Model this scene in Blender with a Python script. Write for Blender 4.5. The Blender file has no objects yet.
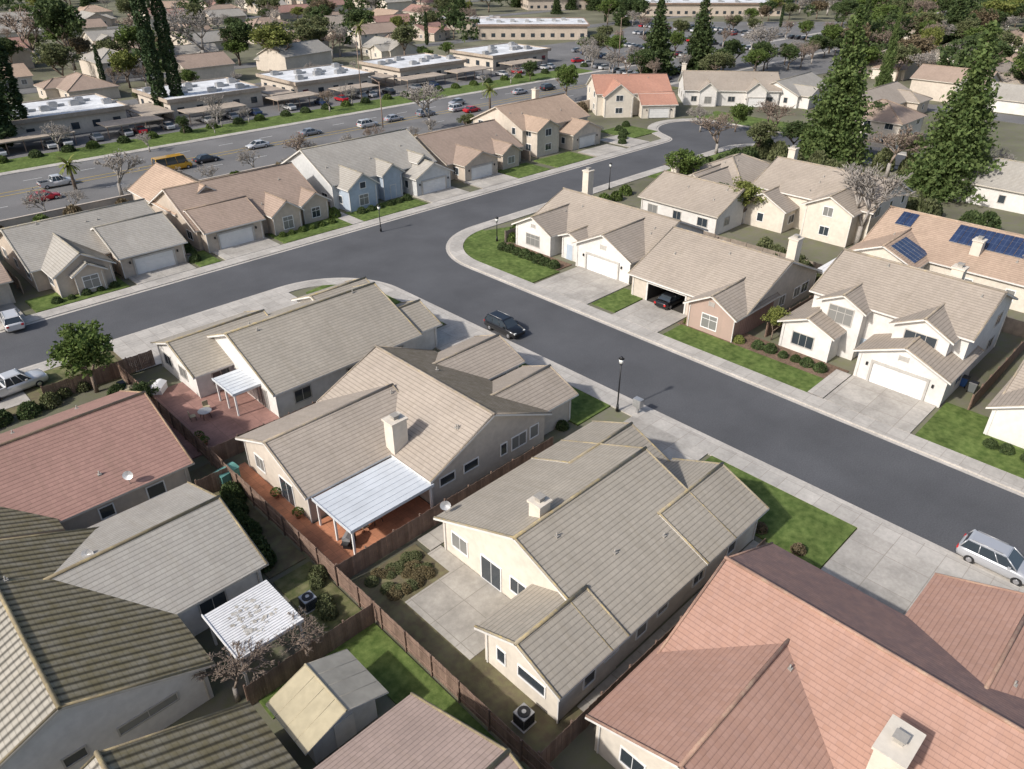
import bpy, math, random
from mathutils import Vector, Matrix
random.seed(7)
SC=bpy.context.scene; COL=SC.collection
R=math.radians
TH=R(44.5); PT=R(31.2); CH=37.0; FP=745.0
cT,sT=math.cos(TH),math.sin(TH); cP,sP=math.cos(PT),math.sin(PT)
def at(px,py,z=0.0):
    u=(px-512)/FP; v=(384.5-py)/FP
    t=(CH-z)/(sP-v*cP); X=u*t; Y=(cP+v*sP)*t
    return (cT*X+sT*Y, -sT*X+cT*Y)
def proj(x,y,z=0.0):
    X=cT*x-sT*y; Y=sT*x+cT*y; H=CH-z; d=cP*Y+sP*H
    return (512+FP*X/d,384.5-FP*(Y*sP-H*cP)/d) if d>1 else (-9999,9999)
def hgt(px,py,ty):
    x,y=at(px,py); Y=sT*x+cT*y; v=(384.5-ty)/FP
    H=(Y*sP-v*cP*Y)/(cP+v*sP)
    return CH-H
# ---------------- materials
def nn(nt,t,**k):
    n=nt.nodes.new(t)
    for a,b in k.items(): setattr(n,a,b)
    return n
def mixc(nt,f,a,b,bt='MIX'):
    m=nn(nt,'ShaderNodeMix',data_type='RGBA',blend_type=bt)
    for i,s in ((0,f),(6,a),(7,b)):
        if isinstance(s,bpy.types.NodeSocket): nt.links.new(s,m.inputs[i])
        elif i==0: m.inputs[0].default_value=s
        else: m.inputs[i].default_value=(*s,1) if len(s)==3 else s
    return m.outputs[2]
def mth(nt,op,a,b=None,c=None):
    m=nn(nt,'ShaderNodeMath',operation=op)
    for i,s in enumerate((a,b,c)):
        if s is None: continue
        if isinstance(s,bpy.types.NodeSocket): nt.links.new(s,m.inputs[i])
        else: m.inputs[i].default_value=s
    return m.outputs[0]
def mrange(nt,s,a,b,c=0,d=1):
    m=nn(nt,'ShaderNodeMapRange'); nt.links.new(s,m.inputs[0])
    for i,v in enumerate((a,b,c,d)): m.inputs[i+1].default_value=v
    return m.outputs[0]
def noise(nt,vec,scale,detail=5,rough=.6):
    n=nn(nt,'ShaderNodeTexNoise'); nt.links.new(vec,n.inputs['Vector'])
    n.inputs['Scale'].default_value=scale; n.inputs['Detail'].default_value=detail; n.inputs['Roughness'].default_value=rough
    return n.outputs['Fac']
def mulv(nt,c,f,k=1.0):
    cc=nn(nt,'ShaderNodeCombineColor')
    for i in range(3): nt.links.new(f,cc.inputs[i])
    return mixc(nt,k,c,cc.outputs[0],'MULTIPLY')
def newmat(name):
    m=bpy.data.materials.new(name); m.use_nodes=True; nt=m.node_tree
    b=nt.nodes['Principled BSDF']; return m,nt,b
def sc(c,k): return tuple(min(1,max(0,x*k)) for x in c)
def bump(nt,b,h,st=.4,dist=.03):
    n=nn(nt,'ShaderNodeBump'); n.inputs['Strength'].default_value=st; n.inputs['Distance'].default_value=dist
    nt.links.new(h,n.inputs['Height']); nt.links.new(n.outputs[0],b.inputs['Normal'])
def simple(name,col,rough=.8,var=.12,scale=3,bmp=.2,metal=0,c2=None,big=.15,bigscale=.25,spec=.4,lo=.35,hi=.65):
    m,nt,b=newmat(name); g=nn(nt,'ShaderNodeNewGeometry').outputs['Position']
    f=mrange(nt,noise(nt,g,scale,6),lo,hi)
    c=mixc(nt,f,sc(col,1-var),c2 if c2 else sc(col,1+var))
    c=mulv(nt,c,mrange(nt,noise(nt,g,bigscale,4),.3,.7,1-big,1+big))
    nt.links.new(c,b.inputs['Base Color']); b.inputs['Roughness'].default_value=rough; b.inputs['Metallic'].default_value=metal
    b.inputs['Specular IOR Level'].default_value=spec
    if bmp: bump(nt,b,noise(nt,g,scale*6,4),bmp,.03)
    return m
def roofmat(name,c1,c2,moss_shade=(.12,.098,.06),style='flat',moss_shade_amt=.8,row=.34,lichen=0.0,rc=.56):
    m,nt,b=newmat(name)
    uv=nn(nt,'ShaderNodeUVMap').outputs[0]; geo=nn(nt,'ShaderNodeNewGeometry'); g=geo.outputs['Position']
    br=nn(nt,'ShaderNodeTexBrick'); nt.links.new(uv,br.inputs['Vector'])
    br.inputs['Color1'].default_value=(*c1,1); br.inputs['Color2'].default_value=(*c2,1); br.inputs['Mortar'].default_value=(*sc(c1,.74),1)
    br.inputs['Scale'].default_value=1; br.inputs['Mortar Size'].default_value=.010; br.inputs['Mortar Smooth'].default_value=.6
    br.inputs['Brick Width'].default_value=.34; br.inputs['Row Height'].default_value=row
    sp=nn(nt,'ShaderNodeSeparateXYZ'); nt.links.new(uv,sp.inputs[0])
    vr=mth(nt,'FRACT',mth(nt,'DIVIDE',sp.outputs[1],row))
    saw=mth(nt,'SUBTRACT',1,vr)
    c=br.outputs['Color']
    c=mulv(nt,c,mrange(nt,noise(nt,g,.35,6,.7),.3,.72,.90,1.07))
    c=mulv(nt,c,mrange(nt,noise(nt,g,.07,2,.5),.35,.65,.93,1.07))
    mp=nn(nt,'ShaderNodeMapping'); nt.links.new(uv,mp.inputs[0]); mp.inputs['Scale'].default_value=(2.2,.16,1)
    st=mrange(nt,noise(nt,mp.outputs[0],1.0,5,.7),.5,.8,0,.28)
    c=mixc(nt,st,c,sc(moss_shade,1.5))
    nx=nn(nt,'ShaderNodeSeparateXYZ'); nt.links.new(geo.outputs['True Normal'],nx.inputs[0])
    ms=mrange(nt,nx.outputs[0],.1,.3,0,moss_shade_amt)
    mm=mth(nt,'MULTIPLY',ms,mrange(nt,noise(nt,g,1.3,7,.75),.3,.6,.45,1))
    c=mixc(nt,mm,c,moss_shade)  # roof planes turned from the sun: moss plus shade put into the colour
    if lichen:
        lf=mth(nt,'MULTIPLY',mrange(nt,noise(nt,g,2.6,8,.8),.52,.7,0,1),lichen)
        c=mixc(nt,lf,c,(.33,.27,.15))
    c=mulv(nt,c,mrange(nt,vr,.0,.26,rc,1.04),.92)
    h=saw
    if style=='s':
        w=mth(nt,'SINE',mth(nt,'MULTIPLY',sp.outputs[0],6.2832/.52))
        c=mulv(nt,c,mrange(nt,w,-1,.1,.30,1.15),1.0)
        h=mth(nt,'ADD',mth(nt,'MULTIPLY',w,1.5),mth(nt,'MULTIPLY',saw,.6))
    nt.links.new(c,b.inputs['Base Color']); b.inputs['Roughness'].default_value=.85; b.inputs['Specular IOR Level'].default_value=.25
    bump(nt,b,h,.55,.04)
    return m
def capmat(name,c,lichen):
    return simple(name,c,.9,.12,2.2,.4,c2=lichen,big=.25,bigscale=.6,lo=.48,hi=.68)
def leafmat(name,a,b_,tr=.25):
    m,nt,b=newmat(name); geo=nn(nt,'ShaderNodeNewGeometry')
    c=mixc(nt,geo.outputs['Random Per Island'],a,b_)
    c=mulv(nt,c,mrange(nt,noise(nt,geo.outputs['Position'],.5,4),.3,.7,.7,1.3))
    nt.links.new(c,b.inputs['Base Color']); b.inputs['Roughness'].default_value=.7; b.inputs['Specular IOR Level'].default_value=.2
    t=nn(nt,'ShaderNodeBsdfTranslucent'); nt.links.new(c,t.inputs[0]); mx=nn(nt,'ShaderNodeMixShader'); mx.inputs[0].default_value=tr
    nt.links.new(b.outputs[0],mx.inputs[1]); nt.links.new(t.outputs[0],mx.inputs[2])
    nt.links.new(mx.outputs[0],nt.nodes['Material Output'].inputs[0]); return m
def islandmat(name,a,b_,rough=.85):
    m,nt,b=newmat(name); geo=nn(nt,'ShaderNodeNewGeometry')
    c=mixc(nt,geo.outputs['Random Per Island'],a,b_)
    c=mulv(nt,c,mrange(nt,noise(nt,geo.outputs['Position'],1.5,5),.3,.7,.75,1.2))
    nt.links.new(c,b.inputs['Base Color']); b.inputs['Roughness'].default_value=rough; return m
def plain(name,c,rough=.4,metal=0,spec=.5,coat=0):
    m,nt,b=newmat(name); b.inputs['Base Color'].default_value=(*c,1); b.inputs['Roughness'].default_value=rough
    b.inputs['Metallic'].default_value=metal; b.inputs['Specular IOR Level'].default_value=spec; b.inputs['Coat Weight'].default_value=coat
    return m
def gridmat(name,col,line,sx,sy,lw,rough=.85,var=.1,big=.18,la=.6):
    m,nt,b=newmat(name); g=nn(nt,'ShaderNodeNewGeometry').outputs['Position']
    s=nn(nt,'ShaderNodeSeparateXYZ'); nt.links.new(g,s.inputs[0])
    fx=mth(nt,'FRACT',mth(nt,'DIVIDE',s.outputs[0],sx)); fy=mth(nt,'FRACT',mth(nt,'DIVIDE',s.outputs[1],sy))
    l=mth(nt,'MAXIMUM',mth(nt,'LESS_THAN',fx,lw/sx),mth(nt,'LESS_THAN',fy,lw/sy))
    vo=nn(nt,'ShaderNodeTexWhiteNoise',noise_dimensions='2D'); cx=nn(nt,'ShaderNodeCombineXYZ')
    nt.links.new(mth(nt,'FLOOR',mth(nt,'DIVIDE',s.outputs[0],sx)),cx.inputs[0]); nt.links.new(mth(nt,'FLOOR',mth(nt,'DIVIDE',s.outputs[1],sy)),cx.inputs[1]); nt.links.new(cx.outputs[0],vo.inputs['Vector'])
    c=mixc(nt,mrange(nt,noise(nt,g,4,6),.3,.7),sc(col,1-var),sc(col,1+var))
    c=mulv(nt,c,mrange(nt,noise(nt,g,.3,6,.7),.3,.7,1-big,1+big)); c=mulv(nt,c,mrange(nt,vo.outputs['Value'],0,1,.9,1.08))
    c=mixc(nt,mth(nt,'MULTIPLY',l,la),c,line)
    nt.links.new(c,b.inputs['Base Color']); b.inputs['Roughness'].default_value=rough
    return m
M={}
M['asphalt']=simple('asphalt_fresh',(.082,.084,.090),.9,.16,9,.35,big=.16,bigscale=.14)
M['asphalt2']=simple('asphalt_old',(.145,.142,.14),.9,.15,5,.3,big=.2,bigscale=.08)
M['conc']=gridmat('concrete_walk',(.40,.375,.34),(.22,.19,.16),1.5,1.5,.045)
M['drive']=gridmat('concrete_drive',(.37,.345,.31),(.22,.19,.16),3.0,3.0,.06,big=.28)
M['kerb']=simple('concrete_kerb',(.44,.41,.37),.85,.1,4,.2)
M['patio']=gridmat('patio_concrete',(.34,.315,.275),(.17,.15,.12),2.4,2.4,.05,big=.3)
M['terra']=gridmat('terracotta_patio',(.46,.20,.11),(.25,.12,.07),.6,.6,.03,big=.25)
M['redpatio']=gridmat('red_concrete_patio',(.27,.15,.125),(.16,.09,.07),1.6,1.6,.05,big=.3)
M['lawn']=simple('lawn_grass',(.085,.13,.034),.95,.18,2.0,.5,c2=(.125,.165,.05),big=.25,bigscale=.5,spec=.1)
M['lawndull']=simple('lawn_dull',(.10,.12,.045),.95,.2,1.6,.5,c2=(.165,.155,.08),big=.3,bigscale=.5,spec=.1)
M['dirt']=simple('dry_dirt_yard',(.185,.15,.10),.95,.25,1.6,.7,c2=(.15,.14,.075),big=.3,bigscale=.4,spec=.1)
M['ground']=simple('ground_mix',(.21,.195,.155),.95,.25,.8,.5,c2=(.14,.145,.085),big=.35,bigscale=.05,spec=.1)
M['mulch']=simple('mulch_bed',(.16,.11,.08),.95,.3,5,.8,big=.2,spec=.1)
M['white']=simple('white_paint',(.74,.73,.71),.6,.03,2,.05,big=.06)
M['covermetal']=simple('cover_panel_grey',(.52,.55,.58),.6,.04,1,.05,big=.08)
M['garage']=simple('garage_white',(.66,.655,.64),.55,.03,1,.0,big=.05)
M['trim']=simple('fascia_trim',(.48,.44,.38),.7,.06,2,0)
M['trimw']=simple('fascia_white',(.62,.60,.565),.7,.05,2,0)
M['trimd']=simple('frame_grey',(.42,.40,.37),.7,.05,2,0)
M['cream']=simple('stucco_cream',(.60,.545,.465),.9,.05,2,.25,big=.1)
M['beige']=simple('stucco_beige',(.52,.46,.39),.9,.06,2,.25,big=.1)
M['pale']=simple('stucco_pale',(.61,.59,.56),.9,.05,2,.25,big=.1)
M['tanw']=simple('stucco_tan',(.47,.40,.33),.9,.06,2,.25,big=.1)
M['greyw']=simple('siding_grey',(.51,.515,.51),.85,.05,2,.2,big=.1)
M['bluew']=simple('siding_blue',(.38,.44,.51),.85,.05,2,.2,big=.1)
M['brick']=gridmat('brick_red',(.31,.18,.14),(.40,.33,.28),.4,.4,.05,big=.2)
M['glass']=plain('window_glass',(.035,.045,.055),.08,0,.8)
M['glassl']=plain('window_blind',(.20,.20,.19),.25,0,.6)
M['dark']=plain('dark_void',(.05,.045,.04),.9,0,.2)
M['black']=plain('black_metal',(.02,.02,.022),.45,.3)
M['metal']=simple('grey_metal',(.42,.42,.42),.45,.08,6,0,metal=.6)
M['ventm']=simple('vent_grey',(.31,.29,.26),.7,.08,6,0)
M['tyre']=plain('tyre_rubber',(.018,.018,.018),.85)
M['rim']=plain('rim_alloy',(.5,.5,.52),.3,.8)
M['lightw']=plain('lamp_lens',(.75,.75,.72),.15)
M['lightr']=plain('tail_lens',(.45,.02,.02),.2)
M['fence']=islandmat('fence_brown',(.15,.098,.072),(.23,.155,.118))
M['fence2']=islandmat('fence_grey',(.22,.18,.145),(.30,.25,.20))
M['cedar']=simple('blockwall',(.46,.40,.34),.9,.08,3,.3)
M['bark']=simple('bark',(.17,.13,.10),.95,.25,6,.6)
M['barkg']=simple('bark_grey',(.29,.265,.24),.95,.2,6,.4)
M['barkr']=simple('bark_brown',(.23,.18,.145),.95,.2,6,.4)
M['leaf']=leafmat('leaf_green',(.065,.105,.024),(.135,.18,.05))
M['leafy']=leafmat('leaf_yellowgreen',(.12,.15,.035),(.22,.23,.07))
M['leafd']=leafmat('leaf_dark',(.042,.07,.024),(.09,.12,.045))
M['leafo']=leafmat('leaf_olive',(.09,.11,.045),(.165,.175,.085))
M['leafb']=leafmat('leaf_dry',(.14,.11,.055),(.20,.165,.09))
M['conif']=leafmat('needle_green',(.065,.105,.032),(.145,.19,.065),.3)
M['cypr']=leafmat('cypress_green',(.026,.05,.02),(.06,.09,.035),.1)
M['leafr']=leafmat('leaf_brown',(.13,.10,.06),(.20,.16,.10))
M['flatroof']=simple('membrane_roof',(.58,.59,.60),.8,.1,1,.1,big=.25,bigscale=.2)
M['brownfascia']=simple('brown_fascia',(.25,.18,.14),.8,.1,2,.1)
M['roofedge']=simple('tan_fascia',(.36,.30,.24),.8,.1,2,.1)
M['solar']=gridmat('solar_cells',(.025,.04,.09),(.10,.13,.20),1.0,1.0,.05,rough=.2)
M['marky']=plain('marking_yellow',(.55,.38,.05),.8)
M['markw']=plain('marking_white',(.6,.6,.58),.8)
M['white_lattice']=simple('weathered_white',(.64,.64,.64),.8,.06,2,.2,big=.1)
M['litter']=simple('leaf_litter',(.40,.36,.30),.9,.2,3,.6,c2=(.56,.54,.50),big=.2)
M['shedtan']=simple('shed_tan',(.38,.33,.22),.75,.06,2,.1)
M['shedtan_shade']=simple('shed_tan_shade',(.31,.29,.245),.75,.06,2,.1)  # unlit side of the tan shed roof, shade painted into its colour
M['teal']=simple('teal_fabric',(.12,.30,.27),.8,.1,3,.1)
M['pot']=simple('clay_pot',(.36,.17,.09),.8,.1,6,.1)
M['binblue']=plain('bin_blue',(.03,.09,.25),.5); M['bingrey']=plain('bin_grey',(.12,.13,.13),.5); M['bingreen']=plain('bin_green',(.03,.13,.06),.5)
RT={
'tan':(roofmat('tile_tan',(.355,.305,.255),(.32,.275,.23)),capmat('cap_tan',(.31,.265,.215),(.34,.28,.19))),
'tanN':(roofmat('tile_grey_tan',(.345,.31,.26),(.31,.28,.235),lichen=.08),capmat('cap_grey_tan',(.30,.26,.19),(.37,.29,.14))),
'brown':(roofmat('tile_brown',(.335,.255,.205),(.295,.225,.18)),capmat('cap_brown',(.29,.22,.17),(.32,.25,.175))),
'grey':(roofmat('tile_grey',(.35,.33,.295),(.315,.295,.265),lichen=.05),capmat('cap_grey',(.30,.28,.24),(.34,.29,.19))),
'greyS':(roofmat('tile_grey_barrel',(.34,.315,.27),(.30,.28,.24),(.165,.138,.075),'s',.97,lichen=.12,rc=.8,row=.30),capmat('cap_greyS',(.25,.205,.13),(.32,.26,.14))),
'red':(roofmat('tile_red',(.375,.23,.18),(.345,.205,.155),(.14,.10,.10),moss_shade_amt=.75,row=.30,rc=.72),capmat('cap_red',(.33,.205,.155),(.35,.25,.18))),
'salmon':(roofmat('tile_salmon',(.44,.235,.17),(.39,.205,.15),(.14,.10,.10),moss_shade_amt=.6,row=.30,rc=.72),capmat('cap_salmon',(.36,.205,.155),(.36,.25,.18))),
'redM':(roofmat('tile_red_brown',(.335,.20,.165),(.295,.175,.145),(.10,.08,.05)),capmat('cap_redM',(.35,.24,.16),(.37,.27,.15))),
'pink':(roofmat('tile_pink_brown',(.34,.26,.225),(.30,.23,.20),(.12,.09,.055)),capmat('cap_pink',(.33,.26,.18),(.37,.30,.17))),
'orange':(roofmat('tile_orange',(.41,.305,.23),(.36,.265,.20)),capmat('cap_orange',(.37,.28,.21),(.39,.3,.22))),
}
# ---------------- mesh builder
class MB:
    def __init__(s,off=(0,0,0)): s.v=[];s.f=[];s.m=[];s.u=[];s.o=Vector(off);s.sm=[]
    def face(s,pts,m=0,uv=False):
        i=len(s.v); P=[Vector(p)+s.o for p in pts]; s.v+=[tuple(p) for p in P]; s.f.append(tuple(range(i,i+len(P)))); s.m.append(m); s.sm.append(False)
        if uv:
            n=(P[1]-P[0]).cross(P[2]-P[0]).normalized()
            if n.z<0: n=-n
            e=Vector((0,0,1)).cross(n)
            e=e.normalized() if e.length>1e-4 else Vector((1,0,0))
            t=n.cross(e); s.u.append([(p.dot(e),p.dot(t)) for p in P])
        else: s.u.append([(p.x,p.y) for p in P])
    def box(s,x0,x1,y0,y1,z0,z1,m=0):
        a=[(x0,y0,z0),(x1,y0,z0),(x1,y1,z0),(x0,y1,z0),(x0,y0,z1),(x1,y0,z1),(x1,y1,z1),(x0,y1,z1)]
        i=len(s.v); s.v+=[tuple(Vector(p)+s.o) for p in a]
        for q in ((4,5,6,7),(0,1,5,4),(1,2,6,5),(2,3,7,6),(3,0,4,7),(3,2,1,0)):
            s.f.append(tuple(i+k for k in q)); s.m.append(m); s.sm.append(False); s.u.append([(a[k][0],a[k][1]) for k in q])
    def tube(s,p,q,r0,r1=None,n=6,m=0,smooth=True):
        r1=r0 if r1 is None else r1; p=Vector(p)+s.o;q=Vector(q)+s.o; d=(q-p)
        if d.length<1e-5: return
        d.normalize(); a=d.cross(Vector((0,0,1)) if abs(d.z)<.9 else Vector((1,0,0))).normalized(); b=d.cross(a); i=len(s.v)
        for c,r in ((p,r0),(q,r1)):
            for k in range(n):
                an=2*math.pi*k/n; s.v.append(tuple(c+a*(math.cos(an)*r)+b*(math.sin(an)*r)))
        for k in range(n):
            j=(k+1)%n; s.f.append((i+k,i+j,i+n+j,i+n+k)); s.m.append(m); s.sm.append(smooth); s.u.append([(0,0)]*4)
        s.f.append(tuple(i+n+k for k in range(n))); s.m.append(m); s.sm.append(False); s.u.append([(0,0)]*n)
        s.f.append(tuple(i+k for k in range(n-1,-1,-1))); s.m.append(m); s.sm.append(False); s.u.append([(0,0)]*n)
    def loft(s,rings,m=0,smooth=True,cap=True):
        i=len(s.v); n=len(rings[0])
        for r in rings: s.v+=[tuple(Vector(p)+s.o) for p in r]
        for k in range(len(rings)-1):
            for j in range(n):
                l=(j+1)%n; s.f.append((i+k*n+j,i+k*n+l,i+(k+1)*n+l,i+(k+1)*n+j)); s.m.append(m); s.sm.append(smooth); s.u.append([(0,0)]*4)
        if cap:
            s.f.append(tuple(i+j for j in range(n-1,-1,-1))); s.m.append(m); s.sm.append(False); s.u.append([(0,0)]*n)
            e=i+(len(rings)-1)*n; s.f.append(tuple(e+j for j in range(n))); s.m.append(m); s.sm.append(False); s.u.append([(0,0)]*n)
    def mesh(s,name,mats):
        me=bpy.data.meshes.new(name); me.from_pydata(s.v,[],s.f)
        if not isinstance(mats,(list,tuple)): mats=[mats]
        for x in mats: me.materials.append(x)
        me.polygons.foreach_set('material_index',s.m); me.polygons.foreach_set('use_smooth',s.sm)
        ul=me.uv_layers.new(name='UVMap'); fl=[]
        for f in s.u:
            for p in f: fl+=[p[0],p[1]]
        ul.data.foreach_set('uv',fl); me.update(); return me
    def build(s,name,mats,parent=None,**k):
        o=bpy.data.objects.new(name,s.mesh(name,mats)); COL.objects.link(o)
        if parent: o.parent=parent
        if k: tag(o,**k)
        return o
def tag(o,label=None,cat=None,group=None,kind=None):
    if label: o['label']=label
    if cat: o['category']=cat
    if group: o['group']=group
    if kind: o['kind']=kind
    return o
def empty(name,loc,rz=0,**k):
    o=bpy.data.objects.new(name,None); COL.objects.link(o); o.location=loc; o.rotation_euler=(0,0,rz); o.empty_display_size=.3
    tag(o,**k); return o
# ---------------- house
def house(label,ms,wall,roof,items=(),chim=(),origin=None,rot=0,cat='house',name='house',group=None,trim='trim',auto=True,vents=4,dishes=(),solar=(),simple_=False,wmats=None,hole=None):
    m0=ms[0]
    if origin is None: cx,cy=(m0[1]+m0[2])/2,(m0[3]+m0[4])/2; ox,oy=-cx,-cy; loc=(cx,cy,0)
    else: ox=oy=0; loc=(origin[0],origin[1],0)
    root=empty(name,loc,rot,label=label,cat=cat,group=group)
    off=(ox,oy,0); W=MB(off); RF=MB(off); CP=MB(off)
    roofs=[roof] if isinstance(roof,str) else list(roof)
    rm=[RT[r][0] for r in roofs]
    nr=len(rm); rm.append(M[trim])
    OV=.45; t=.17; planes=[]
    for k,m in enumerate(ms):
        kind,X0,X1,Y0,Y1,ze,p=m[:7]; ri=m[7] if len(m)>7 else 0; wi=m[8] if len(m)>8 else 0
        e=.012*k; X0-=e;X1+=e;Y0-=e;Y1+=e; ze+=e*1.2
        wx0,wx1,wy0,wy1=X0+OV-.004*k,X1-OV+.004*k,Y0+OV-.004*k,Y1-OV+.004*k
        planes.append((wx0,wx1,wy0,wy1))
        if kind in('gx','gy'):
            def T(a,b,z): return (a,b,z) if kind=='gx' else (b,a,z)
            if kind=='gx': A0,A1,B0,B1,a0,a1,b0,b1=X0,X1,Y0,Y1,wx0,wx1,wy0,wy1
            else: A0,A1,B0,B1,a0,a1,b0,b1=Y0,Y1,X0,X1,wy0,wy1,wx0,wx1
            bc=(B0+B1)/2; zr=ze+(B1-B0)/2*p; zw=ze+OV*p-t-.005
            for s0,s1 in ((B0,bc),(B1,bc)):
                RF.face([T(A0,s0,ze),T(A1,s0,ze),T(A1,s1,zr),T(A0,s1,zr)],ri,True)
                RF.face([T(A0,s0,ze-t),T(A1,s0,ze-t),T(A1,s1,zr-t),T(A0,s1,zr-t)],nr)
                RF.face([T(A0,s0,ze-t),T(A1,s0,ze-t),T(A1,s0,ze),T(A0,s0,ze)],nr)
                for A in (A0,A1): RF.face([T(A,s0,ze-t),T(A,s0,ze),T(A,s1,zr),T(A,s1,zr-t)],nr)
                if not simple_:
                    for A,dd in ((A0,.1),(A1,-.1)): CP.tube(T(A+dd,s0,ze+.01),T(A+dd,s1,zr+.01),.075,n=5)
            CP.tube(T(A0,bc,zr+.02),T(A1,bc,zr+.02),.12,n=6)
            zp=zr-t-.01
            if hole and hole[0]==k:
                h0,h1,hz=hole[1:]
                for q0,q1,z0,z1 in ((a0,h0,0,zw),(h1,a1,0,zw),(h0,h1,hz,zw)): W.face([T(q0,b0,z0),T(q1,b0,z0),T(q1,b0,z1),T(q0,b0,z1)],wi)
            else: W.face([T(a0,b0,0),T(a1,b0,0),T(a1,b0,zw),T(a0,b0,zw)],wi)
            W.face([T(a0,b1,0),T(a1,b1,0),T(a1,b1,zw),T(a0,b1,zw)],wi)
            for a in (a0,a1): W.face([T(a,b0,0),T(a,b1,0),T(a,b1,zw),T(a,bc,zp),T(a,b0,zw)],wi)
        elif kind=='h':
            w,d=X1-X0,Y1-Y0; hh=min(w,d)/2; zr=ze+hh*p
            if w>=d: r0,r1=(X0+hh,(Y0+Y1)/2,zr),(X1-hh-.001,(Y0+Y1)/2,zr)
            else: r0,r1=((X0+X1)/2,Y0+hh,zr),((X0+X1)/2,Y1-hh-.001,zr)
            c=[(X0,Y0,ze),(X1,Y0,ze),(X1,Y1,ze),(X0,Y1,ze)]
            if w>=d: F=[[c[0],c[1],r1,r0],[c[1],c[2],r1],[c[2],c[3],r0,r1],[c[3],c[0],r0]]; H=[(c[0],r0),(c[3],r0),(c[1],r1),(c[2],r1),(r0,r1)]
            else: F=[[c[0],c[1],r0],[c[1],c[2],r1,r0],[c[2],c[3],r1],[c[3],c[0],r0,r1]]; H=[(c[0],r0),(c[1],r0),(c[2],r1),(c[3],r1),(r0,r1)]
            for f in F: RF.face(f,ri,True)
            for q in range(4):
                a,b=c[q],c[(q+1)%4]; RF.face([(a[0],a[1],ze-t),(b[0],b[1],ze-t),b,a],nr)
            RF.face([(X0,Y0,ze-t),(X1,Y0,ze-t),(X1,Y1,ze-t),(X0,Y1,ze-t)],nr)
            for a,b in H: CP.tube((a[0],a[1],a[2]+.03),(b[0],b[1],b[2]+.03),.12,n=6)
            W.box(wx0,wx1,wy0,wy1,0,ze-t-.005,wi)
        if not simple_:
            for (dx,dy) in ((wx0-.05,wy0-.05),(wx0-.05,wy1-.25),(wx1-.25,wy0-.05)):
                if any(j!=k and rj[1]-.2<dx<rj[2]+.2 and rj[3]-.2<dy<rj[4]+.2 for j,rj in enumerate(ms)): continue
                f=MB(off); f.box(dx-.04,dx+.04,dy-.04,dy+.04,.1,ze-t); f.build('downspout',M[trim],root)
    wm=[M[wall]]+[M[x] for x in (wmats or [])]
    W.build('wall',wm,root); ro=RF.build('roof',rm,root); CP.build('ridge_cap',RT[roofs[0]][1],ro)
    if hole:
        k,h0,h1,hz=hole; wx0=planes[k][0]; f=MB(off); d=6.2
        P=lambda a,b,z:(wx0+b,a,z)
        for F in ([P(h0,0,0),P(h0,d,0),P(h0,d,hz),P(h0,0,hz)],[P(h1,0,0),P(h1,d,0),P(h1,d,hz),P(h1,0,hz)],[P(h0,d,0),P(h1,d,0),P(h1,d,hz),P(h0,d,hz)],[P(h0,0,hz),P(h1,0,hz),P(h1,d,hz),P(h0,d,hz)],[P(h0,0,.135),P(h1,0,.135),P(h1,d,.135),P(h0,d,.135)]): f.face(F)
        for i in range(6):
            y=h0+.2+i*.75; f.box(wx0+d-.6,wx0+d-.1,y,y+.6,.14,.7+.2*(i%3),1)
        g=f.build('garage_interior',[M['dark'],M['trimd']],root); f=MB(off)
        f.box(wx0-.08,wx0+.02,h0-.2,h0,0,hz+.2); f.box(wx0-.08,wx0+.02,h1,h1+.2,0,hz+.2); f.box(wx0-.078,wx0+.02,h0,h1,hz,hz+.2); f.build('door_frame',M['trimw'],g)
    its=list(items)
    if auto:
        for k,m in enumerate(ms):
            if m[5]<2: continue
            wx0,wx1,wy0,wy1=planes[k]
            for side in ('-x','-y'):
                lo,hi=(wy0,wy1) if side=='-x' else (wx0,wx1)
                n=max(1,int((hi-lo)/4.2))
                for q in range(n):
                    a=lo+(hi-lo)*(q+.5)/n
                    if hole and hole[0]==k and side=='-x' and hole[1]-1<a<hole[2]+1: continue
                    if any(it[1]==k and it[2]==side and abs(it[3]-a)<(it[4]+1.6)/2 for it in items): continue
                    px,py=(wx0-.25,a) if side=='-x' else (a,wy0-.25)
                    if any(j!=k and (pl[0]-.4<px<pl[1]+.4 and pl[2]-.4<py<pl[3]+.4) for j,pl in enumerate(planes)): continue
                    w=random.choice([.9,1.3,1.6])
                    its.append(('w',k,side,a,w,1.15,1.0))
                    if m[5]>4.4: its.append(('w',k,side,a,w,1.2,3.7))
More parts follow.
